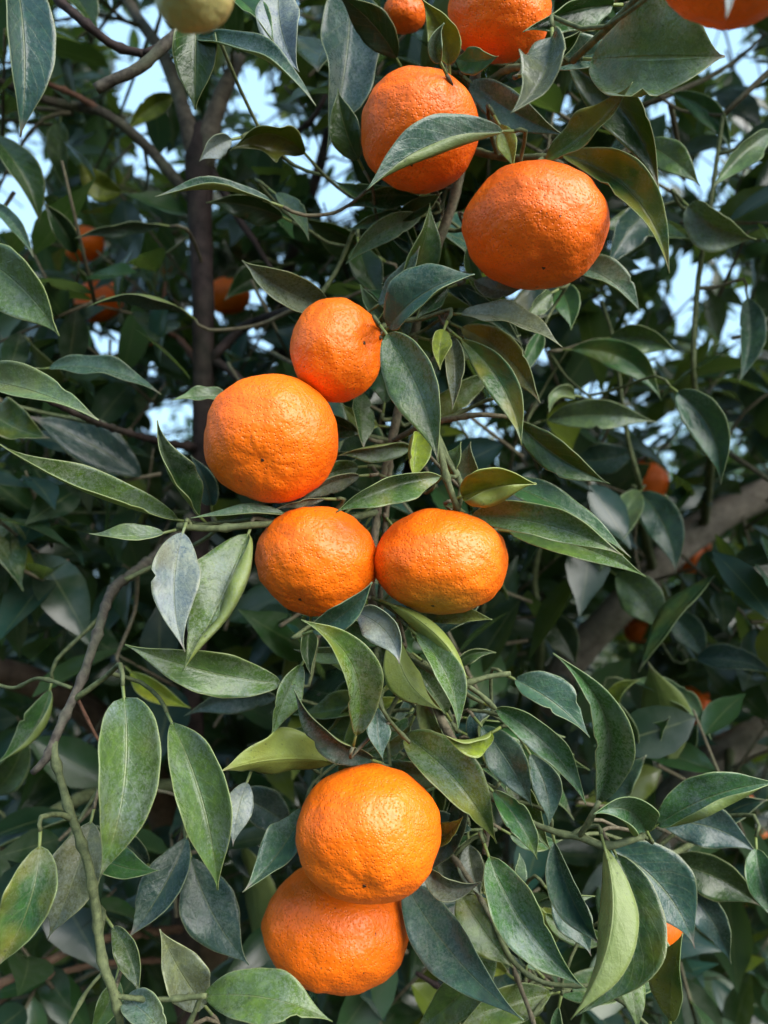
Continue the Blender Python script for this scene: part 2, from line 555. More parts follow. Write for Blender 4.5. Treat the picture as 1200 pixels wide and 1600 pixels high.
def limb(name, pts, rads, mat, step=0.02, seg=12, rough=0.07, skel=True, parent=None):
    p, r = catmull(pts, rads, step)
    if max(rads) < 0.0042:
        run, nxt = 0.0, 0.012
        for q in range(1, len(p)):
            run += (p[q] - p[q - 1]).length
            if run > nxt:
                r[q] *= random.uniform(1.2, 1.5)
                nxt = run + random.uniform(0.011, 0.022)
    v, f = tube(p, r, seg, rough, seed=len(SK_P) * 0.37)
    o = mesh_obj(name, v, f, [mat], parent or TREE, origin=tuple(p[0]))
    if skel:
        add_skeleton(p, r)
    return o

def pl(*a):
    """pixel polyline: (x, y, depth_cm, thickness_px) -> points, radii"""
    pts = [P(x, y, d / 100) for x, y, d, t in a]
    rad = [t / 2 * (d / 100) / 1200 for x, y, d, t in a]
    return pts, rad

FORK = Vector((-0.02, 0.98, 0.42))
limb('trunk', [Vector((0.0, 0.98, -0.06)), Vector((0.005, 0.98, 0.12)), Vector((-0.01, 0.985, 0.28)), FORK],
     [0.085, 0.066, 0.056, 0.05], M_BARK, 0.03, 16, 0.12)

def limb_px(name, base, a, mat, **kw):
    pts, rad = pl(*a)
    if base is not None:
        pts = [base] + pts; rad = [rad[0] * 1.15] + rad
    return limb(name, pts, rad, mat, **kw)

limb_px('limb', FORK, [(290, 1900, 70, 52), (288, 1560, 66, 50), (292, 1400, 65, 44), (302, 1100, 62, 34), (316, 700, 59, 32),
        (318, 480, 58, 34), (312, 330, 58, 40), (313, 250, 58, 46), (313, 205, 58, 30), (313, 190, 58, 8)], M_BARKD)
limb_px('limb', None, [(309, 262, 58, 34), (298, 212, 58, 29), (283, 160, 59, 22), (252, 80, 64, 19), (205, 10, 76, 18), (175, -80, 77, 16), (150, -400, 85, 12)], M_BARK)
limb_px('limb', None, [(317, 262, 58, 38), (326, 212, 58, 33), (340, 165, 59, 25), (362, 115, 64, 22), (385, 60, 75, 20), (440, -60, 74, 16), (520, -380, 80, 12)], M_BARK)
limb_px('limb', FORK, [(800, 1420, 90, 62), (825, 1180, 86, 56), (880, 1050, 84, 50), (950, 970, 83, 50), (1030, 885, 83, 50), (1100, 820, 84, 52), (1230, 752, 86, 46), (1500, 600, 90, 36)], M_BARKL)
limb_px('limb', FORK, [(930, 1500, 84, 66), (1020, 1310, 79, 62), (1075, 1225, 77, 60), (1140, 1172, 76, 56), (1260, 1110, 76, 48), (1550, 1000, 80, 34)], M_BARKL)
limb_px('limb', FORK, [(330, 1480, 86, 54), (240, 1230, 80, 52), (150, 1120, 76, 48), (70, 1072, 74, 46), (-40, 1040, 72, 42), (-300, 980, 72, 32)], M_BARKR)
limb_px('limb', FORK, [(640, 1400, 100, 60), (620, 1000, 104, 46), (660, 600, 108, 40), (640, 200, 112, 34), (600, -300, 115, 24)], M_BARKD)
limb_px('limb', None, [(650, 700, 107, 28), (800, 420, 100, 24), (960, 200, 92, 20), (1100, -100, 88, 14)], M_BARKD)
limb_px('limb', None, [(622, 1000, 104, 26), (480, 700, 104, 22), (440, 480, 98, 20), (520, 150, 96, 16), (480, -200, 98, 12)], M_BARKD)

BRANCHES = []
def branch(a, mat, name='branch', **kw):
    pts, rad = pl(*a)
    kw.setdefault('step', 0.0032); kw.setdefault('seg', 9)
    o = limb(name, pts, rad, mat, **kw)
    BRANCHES.append((o, np.array([tuple(q) for q in catmull(pts, rad, 0.02)[0]])))
    return o
def bearer(p):
    q = np.array(tuple(p))
    return min(BRANCHES, key=lambda t: float(np.min(np.linalg.norm(t[1] - q, axis=1))))[0]

# upper left boughs
branch([(306, 318, 58, 20), (268, 272, 58, 18), (225, 225, 58, 16), (165, 178, 57, 15), (110, 165, 58, 15), (60, 152, 55, 13), (-40, 110, 52, 10)], M_TWIGD)
branch([(165, 178, 57, 11), (120, 150, 57, 9), (70, 128, 55, 8), (20, 95, 52, 6)], M_TWIGR)
branch([(150, 140, 42, 17), (170, 128, 42, 16), (215, 108, 42, 17), (260, 68, 42, 18), (310, 20, 43, 18), (350, -60, 44, 20), (460, -300, 60, 24), (500, -420, 90, 24)], M_TWIGD)
branch([(225, 84, 42, 13), (180, 72, 42, 13), (135, 38, 41, 14), (92, 0, 41, 14), (20, -70, 42, 12)], M_BARKD)
branch([(225, 84, 42, 12), (245, 76, 42, 12), (262, 66, 42, 10)], M_BARKD)
branch([(325, 262, 58, 18), (350, 300, 58, 14), (375, 345, 58, 12), (398, 378, 58, 10), (430, 430, 58, 6)], M_BARKD)
branch([(318, 580, 59, 18), (345, 545, 58, 15), (385, 510, 60, 15), (440, 488, 52, 12), (500, 470, 46, 9)], M_BARKD)
branch([(318, 590, 59, 8), (300, 555, 60, 9), (278, 528, 66, 8), (255, 510, 63, 6), (258, 440, 62, 4)], M_TWIGR, 'twig')
branch([(320, 560, 59, 16), (345, 570, 58, 14), (372, 590, 57, 12), (400, 615, 55, 8)], M_BARKD)
branch([(420, 260, 60, 10), (455, 215, 58, 9), (492, 180, 56, 8), (530, 100, 55, 6)], M_BARKD, 'twig')
# the hanging bough that carries the fruit, entering from above
BOUGH = branch([(700, -500, 62, 22), (745, -160, 46, 20), (752, 20, 41, 18), (738, 150, 40, 17), (712, 300, 41, 16), (668, 430, 41, 15), (640, 560, 41, 14), (612, 690, 41, 14),
        (590, 800, 41, 13), (580, 930, 39.5, 14), (610, 1010, 38.5, 14), (655, 1075, 37.5, 15), (698, 1140, 37, 15), (735, 1215, 36.5, 14), (760, 1275, 36, 13), (757, 1335, 35.5, 7)], M_TWIGB)
branch([(658, 480, 41, 10), (612, 505, 38, 9), (596, 512, 36, 7)], M_TWIGG, 'twig')
branch([(738, 150, 40, 12), (790, 110, 37, 11), (840, 105, 34, 10), (895, 95, 33, 8)], M_TWIGG, 'twig')
branch([(725, 230, 40.5, 12), (780, 245, 38.5, 11), (850, 245, 37, 10), (900, 240, 37, 8)], M_TWIGG, 'twig')
branch([(612, 690, 41, 9), (660, 665, 39, 9), (705, 655, 38, 9), (750, 648, 37.5, 8), (800, 652, 37.5, 6)], M_TWIGB, 'twig')
branch([(640, 560, 41, 10), (672, 640, 37.5, 10), (688, 705, 35.5, 11), (700, 755, 35, 11), (715, 795, 35.2, 10)], M_TWIGG, 'twig')
branch([(590, 800, 41, 10), (520, 815, 38, 10), (450, 818, 36.2, 10), (400, 820, 35.2, 11), (330, 826, 34.8, 11), (276, 822, 34.6, 10)], M_TWIGG, 'twig')
branch([(610, 1010, 38.5, 9), (660, 1040, 36, 8), (700, 1062, 34.6, 8), (725, 1068, 34.4, 9), (760, 1058, 34.4, 8), (798, 1052, 34.4, 7)], M_TWIGG, 'twig')
branch([(725, 1068, 34.4, 8), (750, 1085, 34.2, 8), (775, 1108, 34, 7)], M_TWIGG, 'twig')
branch([(735, 1215, 36.5, 9), (800, 1270, 35, 9), (868, 1300, 34, 10), (905, 1308, 33.6, 11), (945, 1322, 33.2, 12), (975, 1316, 33, 11), (1006, 1306, 33, 9)], M_TWIGG, 'twig')
branch([(905, 1308, 33.6, 9), (922, 1280, 33, 9), (936, 1252, 32.8, 8)], M_TWIGG, 'twig')
branch([(585, 960, 39, 8), (592, 1080, 35, 6), (605, 1120, 34.5, 6), (640, 1160, 35.5, 6)], M_TWIGG, 'twig')
branch([(612, 690, 41, 9), (585, 1100, 41, 9), (600, 1250, 40.5, 9), (700, 1330, 38, 8), (770, 1440, 37, 8), (820, 1560, 36, 7), (850, 1650, 35, 6)], M_TWIGB, 'twig')
branch([(770, 1440, 37, 7), (800, 1500, 36, 8), (850, 1535, 35.5, 7), (920, 1540, 35, 6)], M_TWIGG, 'twig')
# lower left shoots
branch([(306, 800, 60, 15), (250, 862, 54, 14), (205, 898, 47, 14), (174, 925, 40, 15), (152, 990, 37, 14), (128, 1060, 36, 15), (92, 1140, 34.5, 14), (72, 1185, 34, 13), (50, 1208, 33.8, 10)], M_TWIGD)
branch([(88, 1146, 34.4, 8), (84, 1172, 34.1, 13), (92, 1210, 34, 12), (110, 1270, 33.6, 13), (136, 1345, 33, 14), (150, 1420, 32.6, 15), (160, 1500, 32.2, 15), (180, 1560, 32, 14), (195, 1640, 32, 11)], M_TWIGG)
branch([(112, 1075, 36, 6), (60, 1060, 37, 6), (20, 1075, 38, 6), (-30, 1060, 39, 5)], M_TWIGG, 'twig')
branch([(118, 1085, 36, 6), (150, 1150, 37, 5), (170, 1180, 38, 4)], M_TWIGR, 'twig')
branch([(165, 1515, 32.2, 6), (135, 1550, 32, 6), (105, 1605, 31.8, 6)], M_TWIGG, 'twig')
branch([(178, 1556, 32, 8), (240, 1562, 32, 8), (300, 1558, 31.8, 9), (322, 1556, 31.6, 8)], M_TWIGG, 'twig')
branch([(315, 1552, 31.8, 8), (305, 1580, 31.8, 8), (290, 1610, 31.8, 8)], M_TWIGG, 'twig')
branch([(-60, 1340, 54, 22), (0, 1310, 53, 22), (80, 1272, 54, 22), (150, 1240, 58, 20), (296, 1225, 63, 20)], M_TWIGG)
branch([(-40, 1555, 50, 14), (60, 1510, 52, 14), (150, 1470, 55, 13), (290, 1450, 65, 13)], M_BARKR)
branch([(-30, 1580, 52, 10), (80, 1525, 54, 10), (170, 1505, 57, 9), (288, 1500, 65, 9)], M_BARKR, 'twig')
branch([(650, 1520, 44, 7), (690, 1545, 44, 8), (740, 1580, 44, 8), (760, 1680, 50, 9)], M_BARKD, 'twig')
branch([(830, 1180, 86, 14), (845, 1000, 70, 12), (835, 900, 68, 9), (860, 800, 68, 6)], M_TWIGG, 'twig')
branch([(752, 1300, 80, 14), (750, 1100, 62, 12), (752, 990, 60, 10), (760, 900, 60, 6)], M_TWIGG, 'twig')
branch([(590, 800, 98, 14), (590, 720, 80, 10), (595, 600, 78, 8), (570, 480, 78, 6)], M_BARKD, 'twig')
branch([(1020, 890, 83, 16), (1000, 800, 66, 13), (1000, 760, 56, 9), (980, 680, 54, 7), (960, 540, 54, 6), (940, 470, 54, 5)], M_TWIGG)
branch([(1100, 820, 84, 16), (1110, 700, 60, 12), (1085, 600, 52, 9), (1090, 450, 52, 8), (1110, 320, 50, 7), (1130, 180, 50, 6)], M_TWIGG)
branch([(1140, 1172, 76, 16), (1130, 1260, 55, 12), (1060, 1330, 45, 9), (990, 1320, 41, 7)], M_TWIGG)
branch([(316, 700, 59, 14), (250, 690, 55, 11), (150, 660, 46, 9), (60, 620, 38, 8), (-30, 600, 33, 7)], M_BARKD)
branch([(-30, 600, 33, 6), (-60, 500, 32, 6), (-40, 400, 31.5, 6)], M_TWIGG, 'twig')
branch([(20, -70, 42, 8), (25, -90, 36, 8), (20, -75, 31, 7)], M_TWIGG, 'twig')

# ------------------------------------------------------------------ hand placed leaves
PAL = {  # bluish b, n, l have a sky sheen painted into the leaf colour
    'g': (0.064, 0.122, 0.026), 'd': (0.024, 0.056, 0.014), 'k': (0.013, 0.030, 0.010), 'b': (0.040, 0.096, 0.072),
    'y': (0.20, 0.26, 0.030), 'l': (0.115, 0.150, 0.185), 'p': (0.105, 0.175, 0.082), 'o': (0.20, 0.13, 0.022),
    'e': (0.034, 0.100, 0.030), 'n': (0.022, 0.058, 0.054), 's': (0.095, 0.110, 0.070),
}
# base x y, tip x y, width, bend, depth base, depth tip, roll, fold, curl-, curl+, colour, dust %, yellow %
LEAVES = """
20 -60 32 214 104 -12 31 30 24 10 0 8 n 12 0
305 60 494 165 62 -26 33 31 38 14 10 10 b 55 0
306 30 305 171 92 0 33 33 10 8 10 10 d 8 10
436 -20 467 112 84 12 34 33 -8 14 5 5 l 85 0
362 -10 430 70 44 -8 34 33 20 12 0 0 e 10 10
548 -30 510 238 124 -10 42 40 10 8 5 5 n 45 0
620 92 525 -10 66 10 40 38 10 10 0 0 k 5 0
476 240 360 236 86 30 40 38 25 12 30 5 d 6 30
362 218 312 252 42 6 39 38 5 8 0 0 l 70 0
425 316 242 307 40 16 37 35 -52 10 10 10 b 60 0
190 300 128 240 48 -18 62 60 20 10 10 0 y 5 30
272 150 198 206 44 8 62 60 10 10 0 0 y 10 20
560 250 528 138 66 -6 39 38 30 10 0 0 d 5 0
-10 215 62 348 66 -12 50 50 15 8 0 0 d 10 0
118 395 66 315 50 4 52 50 10 10 0 0 k 5 0
252 352 118 373 40 10 52 50 45 10 0 0 n 20 0
430 302 483 376 38 -8 43 42 25 12 0 0 p 40 0
442 340 322 317 52 8 46 45 30 8 0 0 k 5 10
592 402 470 340 74 6 52 50 20 10 0 0 d 8 0
94 190 106 302 52 6 62 60 0 10 0 0 p 30 0
-12 318 52 402 30 -8 46 45 20 12 0 0 b 30 0
-45 392 92 525 122 -14 31 30 -12 8 5 10 g 55 0
-40 592 154 656 78 -10 32 30 22 12 10 5 p 55 25
75 575 252 616 50 -18 43 42 45 10 10 0 b 35 0
292 490 136 481 44 26 46 44 45 10 10 10 n 20 0
356 620 268 625 40 3 39 38 -30 12 0 0 p 45 0
279 812 0 694 96 -16 36 31 -28 34 10 -12 g 75 0
312 806 246 657 92 -14 36 34 -30 34 25 0 d 40 0
330 790 298 712 50 6 43 42 10 10 0 0 n 10 0
-20 640 78 684 84 8 46 45 10 8 0 0 d 10 20
514 482 378 407 96 -8 41 37.5 -15 22 0 10 s 55 0
566 612 569 702 52 4 40 38 10 10 0 0 d 35 0
604 522 684 722 102 -14 34 32.5 -4 10 5 8 g 70 12
606 512 742 428 110 -16 35.5 33.5 16 20 -10 25 b 50 0
612 478 672 317 78 14 39.5 38 -28 18 0 0 e 18 20
590 476 656 384 40 8 38.5 37.5 45 10 0 0 b 50 0
720 490 879 542 66 -14 37.5 35 42 22 -10 10 s 75 0
720 512 844 630 66 -16 39 37 10 12 10 0 d 18 60
720 530 815 696 66 -20 37 35 16 14 10 5 e 6 55
703 528 706 641 52 -8 37.5 36.2 6 8 0 0 s 65 20
694 515 688 578 44 4 37 36 10 10 0 0 y 35 0
804 655 953 756 66 10 38.5 36.5 -20 22 0 5 d 15 0
722 776 838 756 140 -6 35.5 34 -24 20 -10 150 y 8 45
655 676 648 750 70 4 37 35.5 12 10 25 25 y 25 0
688 745 525 801 86 12 35 33 12 14 5 12 g 45 45
642 700 528 713 56 8 40 38 20 12 0 0 g 40 0
736 806 974 868 76 -16 36.6 33.5 22 14 10 5 g 40 10
795 830 1009 901 70 -12 37.8 35 12 12 0 0 g 35 10
765 748 986 871 64 -14 38.6 36 35 14 0 0 e 25 0
898 414 1001 487 66 -12 41.5 40 22 14 5 5 b 30 15
953 528 1056 548 64 -8 52 50 12 10 10 10 p 25 10
892 546 1034 626 62 -28 51 49 10 14 15 5 e 10 20
856 656 1026 660 58 -10 52 50 16 12 10 10 p 35 0
1058 612 1126 757 80 -22 46 45 0 12 10 10 b 20 0
1168 466 1156 596 54 -10 52 50 5 10 10 10 b 45 0
898 618 858 644 46 12 50 48 -10 12 30 30 p 30 20
862 458 820 500 44 4 43 42 10 10 0 0 p 30 0
874 448 892 516 50 -6 46 44 10 10 0 0 e 10 10
786 205 573 296 92 24 33.5 31 -22 8 165 5 b 40 0
702 102 658 -2 74 10 36 34.5 -6 12 15 10 y 15 20
688 98 694 36 44 -10 34.5 33.5 25 16 20 10 b 45 20
712 92 778 88 46 6 36 33 12 10 10 10 e 5 0
862 58 798 176 108 -18 30.5 28 -40 30 10 30 s 25 0
958 8 818 50 74 10 33 31 14 12 10 10 e 6 0
846 92 980 62 72 10 36 34.5 16 10 0 0 b 75 0
925 92 1133 88 225 0 34.5 31 10 6 10 25 p 95 15
822 116 908 46 74 12 34 31 25 30 0 0 d 10 0
852 250 988 128 72 14 35 32 44 16 20 20 g 25 70
888 98 1030 300 102 -28 39 37.5 8 12 5 5 d 12 10
878 240 1046 427 84 -40 36.5 34 10 16 40 30 e 20 60
735 128 884 212 70 8 38.5 36.5 12 12 0 0 b 40 0
780 195 802 264 36 -4 37 36.5 0 10 0 0 y 40 0
1008 224 1094 290 54 -6 44 42 12 10 0 0 g 25 0
1206 205 1114 294 76 8 46 45 8 12 10 10 p 40 10
1075 322 1182 374 88 10 46 45 -8 12 20 20 p 40 20
1052 146 1142 236 40 -18 52 50 10 10 0 0 e 10 0
1036 -20 1086 66 46 -6 36 34 10 10 0 0 e 8 0
1140 -60 1135 28 22 -3 21.5 20.5 0 10 0 0 l 60 0
742 438 812 452 44 8 39 37.5 20 10 0 0 s 50 0
256 832 139 833 46 -6 35 34 -28 12 0 10 p 60 0
286 832 289 1019 84 16 34 31.5 8 16 5 5 l 75 30
388 834 285 1048 136 -6 35 32 -4 6 160 5 g 55 10
440 1068 195 1007 82 -10 35 33 -12 12 5 5 g 60 10
432 1090 288 1119 50 12 46 45 25 10 0 0 n 30 0
204 1050 298 1106 44 6 48 46 -10 10 10 10 y 5 40
194 1090 156 1371 146 -18 32.5 29.5 8 5 5 5 g 60 12
268 1128 340 1391 122 -14 34 31.5 8 6 6 6 g 65 0
556 1150 471 968 86 42 34 31.5 -24 20 10 0 g 50 35
582 1188 459 1078 62 -18 36 33 14 24 0 10 n 60 0
524 1190 341 1206 100 12 37 32.5 186 8 5 5 y 15 35
472 1038 424 1152 56 4 35.5 34.5 14 14 0 0 g 55 0
488 986 581 910 56 10 33.6 31.8 14 12 5 5 b 40 0
484 975 486 1056 42 4 36 35 20 10 0 0 d 20 0
558 958 624 1037 72 -16 34.5 32.5 10 14 45 -20 l 70 35
608 944 729 1058 64 -16 35.5 33.5 190 10 50 50 y 30 10
676 970 769 968 42 -5 37.5 36.2 22 14 15 10 g 35 40
620 990 690 1110 66 22 36 34 200 14 20 20 y 35 25
650 990 716 1142 70 -18 35 32.5 14 20 5 5 g 60 0
769 1145 696 1150 58 -10 34.8 33.2 20 14 30 20 y 20 15
590 1105 599 1188 46 4 35 34 10 10 10 5 b 55 0
632 1150 776 1318 106 -16 37 35.2 4 10 5 5 g 50 38
592 998 584 1092 56 -10 37.5 36.5 10 10 0 0 g 30 10
934 1256 864 1021 96 50 34 31.2 -20 24 5 0 e 65 0
804 1061 922 1152 88 -8 36.5 35 12 10 0 0 b 20 0
774 1107 916 1258 64 -20 34.5 33 8 20 5 5 e 40 0
752 1134 832 1262 76 -6 36.5 35 0 12 0 0 b 30 0
828 1178 858 1292 58 -10 36 34.5 4 10 10 10 b 45 0
770 1236 840 1343 56 -8 34.8 33.4 10 10 10 20 e 25 15
800 1200 862 1330 60 8 37 35.5 -10 12 0 0 g 30 0
1010 1298 928 1272 88 22 33.6 32.0 4 4 30 30 e 45 0
1026 1290 1215 1222 96 -14 34.5 33 -14 8 0 165 e 40 0
1030 1286 1184 1334 80 -18 41.5 40 10 12 5 5 n 30 0
764 1338 914 1545 122 18 34 31.5 12 10 15 0 e 45 0
634 1382 818 1594 104 16 38.5 32.5 14 8 5 5 b 55 0
666 1354 751 1378 60 22 35.5 34 -28 10 20 40 s 55 0
866 1316 938 1478 96 10 35 34 -10 26 5 5 b 25 10
945 1324 892 1594 92 -36 33 29.8 168 16 44 44 p 35 0
962 1334 900 1588 112 -62 33.6 31.2 10 12 5 5 d 15 15
1046 1594 1066 1459 66 -6 33 31.5 18 16 0 10 e 30 55
952 1324 1086 1482 118 -22 39.5 38 6 10 5 5 n 25 0
1068 1384 1142 1506 66 -10 43 42 10 10 0 0 n 25 0
1048 1350 1188 1416 84 -12 43 42 10 10 0 0 d 20 0
1182 1326 1214 1442 70 6 39 37.5 6 10 0 0 e 25 0
1000 1448 1046 1552 56 -6 37.5 36 10 10 0 0 g 40 10
958 1478 996 1612 58 -8 36 34 10 16 0 0 g 45 0
732 1318 752 1402 54 4 38.5 37 10 12 0 0 s 40 0
718 1394 802 1512 92 4 38 36.2 4 10 0 0 g 50 40
862 1552 716 1606 74 8 37.5 35.5 14 10 0 0 g 50 20
864 1398 924 1494 74 -6 37.5 36 6 10 0 0 b 35 0
676 1314 723 1276 42 6 37.5 35 12 10 0 0 y 25 0
474 1262 379 1394 76 -10 37.5 33.5 -10 12 5 5 b 60 10
386 1222 364 1323 46 4 35 33.6 8 10 0 0 l 65 0
142 1284 74 1468 96 -6 36 34.4 6 8 5 5 s 65 20
62 1322 -8 1514 116 -16 31.5 30 4 8 5 5 e 50 45
140 1330 247 1360 66 10 37.5 36.5 14 10 0 0 e 25 0
292 1308 200 1466 88 -8 39.5 37 6 10 0 0 n 45 0
298 1338 389 1508 100 12 39.5 37 -6 10 5 5 n 40 0
176 1448 216 1552 54 -8 34.5 33 10 12 0 0 d 55 20
320 1572 250 1452 84 -6 33.5 32.5 10 12 0 0 s 65 0
316 1556 520 1596 92 -16 32 30.5 14 10 5 5 g 50 0
196 1560 262 1628 66 -6 32.5 31 8 14 0 0 b 50 20
182 1530 138 1616 56 -6 35.5 34.5 8 10 0 0 g 35 0
78 1078 -6 1192 66 -16 43 41 10 10 150 0 e 20 0
444 802 298 809 30 3 36 35 -42 10 0 0 p 40 0
562 744 470 784 40 8 38.5 37 30 10 0 0 s 55 0
508 780 430 796 22 4 37 36 30 10 0 0 s 55 0
560 730 480 760 46 6 40 38.5 20 12 0 0 g 40 0
1000 768 938 892 74 8 56 54 6 10 0 0 p 25 10
1000 770 1056 896 66 -14 56 53 6 10 0 0 b 25 0
962 898 1032 988 74 -10 58 56 6 10 0 0 p 30 0
1042 956 1102 1032 56 -8 60 58 6 10 0 0 b 25 0
988 1064 1112 1156 46 -22 52 50 20 12 10 40 p 25 10
1088 1030 1210 1052 58 -8 56 54 20 10 0 0 n 25 0
948 1120 1000 1062 44 -10 50 48 10 12 20 20 y 20 0
985 1170 966 1098 44 8 50 48 10 12 10 10 p 20 0
1000 1160 1046 1120 40 6 50 48 14 12 10 10 e 15 0
1050 1180 1090 1130 40 6 54 52 14 12 10 10 b 15 0
620 1170 640 1070 76 8 46 45 4 10 0 0 n 45 0
450 1290 350 1240 80 8 46 44 8 10 0 0 n 25 0
700 450 650 500 50 8 39.5 38.5 10 10 0 0 e 15 0
845 520 790 600 40 -4 44 43 10 10 0 0 e 10 20
690 745 720 690 40 4 37 36 10 14 0 0 g 40 0
742 760 735 690 46 -6 39 38 10 10 0 0 p 40 0
-20 830 60 980 70 -14 60 58 6 10 0 0 n 10 0
110 820 120 880 60 -10 64 62 6 10 0 0 k 10 0
230 1350 150 1290 60 6 42 41 10 10 0 0 n 20 0
-10 1240 40 1140 56 10 52 50 10 10 0 0 d 10 0
95 -30 150 60 60 -8 48 46 6 10 0 0 d 10 10
620 340 690 300 40 6 41 40 10 10 0 0 d 10 0
560 380 600 470 60 6 46 44 6 10 0 0 d 10 0
430 420 350 470 60 6 62 60 6 10 0 0 d 6 0
930 1240 1010 1180 70 6 46 44 6 10 0 0 b 25 0
1110 1290 1200 1250 70 -8 46 44 6 10 0 0 n 20 0
1010 330 950 420 70 6 48 46 6 10 0 0 n 20 0
900 720 1000 700 60 6 60 58 6 10 0 0 n 25 0
850 960 900 1040 60 -6 62 60 6 10 0 0 k 10 0
"""

def leaf_object(verts, faces, mi, uvs, origin, color, dust, yellow, parent=TREE):
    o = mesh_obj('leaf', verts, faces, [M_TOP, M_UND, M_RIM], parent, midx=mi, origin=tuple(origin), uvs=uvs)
    o.color = (*color, dust)
    o.pass_index = int(yellow)
    return o

extra = []
re_ = random.Random(77)
for k in range(84):
    cx, cy = re_.choice([(700, 330), (668, 430), (640, 560), (612, 690), (600, 800), (585, 930), (620, 1020), (660, 1080), (700, 1140), (740, 1220), (760, 1300), (790, 1440), (840, 1540)])
    a = re_.uniform(0, 6.2832)
    L = re_.uniform(110, 200) if k < 46 else re_.uniform(80, 150)
    bx, by = cx + 45 * math.cos(a) + re_.uniform(-20, 20), cy + 45 * math.sin(a) + re_.uniform(-20, 20)
    tx, ty = bx + L * math.cos(a), by + L * math.sin(a) * 0.9 + 30
    d0 = re_.uniform(39.8, 42.5) if k < 40 or cy < 980 else re_.uniform(36.6, 39.5)
    extra.append('%.0f %.0f %.0f %.0f %.0f %.0f %.1f %.1f %.0f %.0f %.0f %.0f %s %.0f %.0f' % (bx, by, tx, ty, L * re_.uniform(0.34, 0.46), re_.uniform(-20, 20), d0, d0 + re_.uniform(-0.5, 1.5),
        re_.uniform(-30, 35), re_.uniform(6, 24), re_.uniform(-10, 30), re_.uniform(-10, 30), re_.choice('gebdnpye'), re_.uniform(10, 50), re_.choice((0, 0, 0, 30))))
LEAVES = LEAVES.strip() + '\n' + '\n'.join(extra)
hero = []
for ln, line in enumerate(LEAVES.strip().splitlines()):
    t = line.split()
    bx, by, tx, ty, w, bend, d0, d1, roll, fold, cA, cB = map(float, t[:12])
    colr = PAL[t[12]]; dust = float(t[13]) / 100 * 0.84; yel = float(t[14])
    rs = random.Random(1000 + ln)
    d0 /= 100; d1 /= 100
    dx, dy = tx - bx, ty - by
    L = math.hypot(dx, dy)
    nx, ny = -dy / L, dx / L
    mx, my = (bx + tx) / 2 + nx * bend * 2, (by + ty) / 2 + ny * bend * 2
    dm = (d0 + d1) / 2 - rs.uniform(-0.05, 0.24) * L * d0 / 1200
    B, C, T = P(bx, by, d0), P(mx, my, dm), P(tx, ty, d1)
    width = w * (d0 + d1) / 2 / 1200 * rs.uniform(0.84, 0.99)
    j = rs.uniform(-6, 6)
    v, f, mi, uv = leaf_grid(B, C, T, width, x_view, R_(roll + j), R_(roll + j + rs.uniform(-32, 32)), R_(fold + rs.uniform(4, 26)), R_(cA + rs.uniform(-20, 46)), R_(cB + rs.uniform(-20, 46)),
                             ln, nv=26, nu=6, wav=rs.uniform(0.06, 0.22), pa=rs.uniform(0.72, 0.92), pp=rs.uniform(0.78, 1.02))
    k = rs.uniform(0.88, 1.14)
    c = (colr[0] * k * rs.uniform(0.92, 1.08), colr[1] * k, colr[2] * k * rs.uniform(0.85, 1.15))
    leaf_object(v, f, mi, uv, B, c, dust, yel, bearer(B))
    hero.append((B, (C - B).normalized()))

# ------------------------------------------------------------------ mandarins
FRUIT_STALKS = []
def fruit_mesh(r, sub, axis, scl, seed, lump=1.0, green_dir=None):
    bm = bmesh.new()
    bmesh.ops.create_icosphere(bm, subdivisions=sub, radius=1.0)
    lay = bm.verts.layers.float.new('greenness')
    a = axis.normalized()
    ref = Vector((0, 0, 1)) if abs(a.z) < 0.9 else Vector((1, 0, 0))
    e1 = a.cross(ref).normalized(); e2 = a.cross(e1)
    so = Vector((seed * 3.71, seed * 1.37, seed * 5.11))
    for v in bm.verts:
        n = v.co.normalized()
        c = n.dot(a)
        ang = math.acos(max(-1, min(1, c)))           # 0 at the style end
        phi = math.atan2(n.dot(e2), n.dot(e1))
        k = 1.0
        k -= 0.055 * math.exp(-(ang / 0.20) ** 2) + 0.03 * math.exp(-(ang / 0.5) ** 2)
        st = math.pi - ang
        k -= 0.09 * math.exp(-(st / 0.22) ** 2) + 0.01 * math.exp(-(st / 0.5) ** 2)
        k += 0.010 * math.sin(9 * phi + seed) * math.exp(-((st - 0.45) / 0.35) ** 2)
        k += 0.005 * math.sin(10 * phi + seed * 2) * math.exp(-((ang - 0.4) / 0.3) ** 2)
        k += lump * (0.050 * mnoise.noise(n * 1.5 + so) + 0.024 * mnoise.noise(n * 3.6 + so))
        if sub >= 5:
            k += lump * (0.006 * mnoise.noise(n * 7 + so) + 0.0022 * mnoise.noise(n * 13 + so) + 0.0030 * mnoise.noise(n * 22 + so) + 0.0018 * mnoise.noise(n * 40 + so))
        # a touch oblate along the axis
        p = n * k
        p = p - a * (p.dot(a) * 0.06)
        v.co = scl(p) * r
        if green_dir is not None:
            v[lay] = max(0.0, min(1.0, (n.dot(green_dir) - 0.62) * 3.2))
    me = bpy.data.meshes.new('peel')
    bm.to_mesh(me); bm.free()
    me.polygons.foreach_set('use_smooth', [True] * len(me.polygons))
    return me

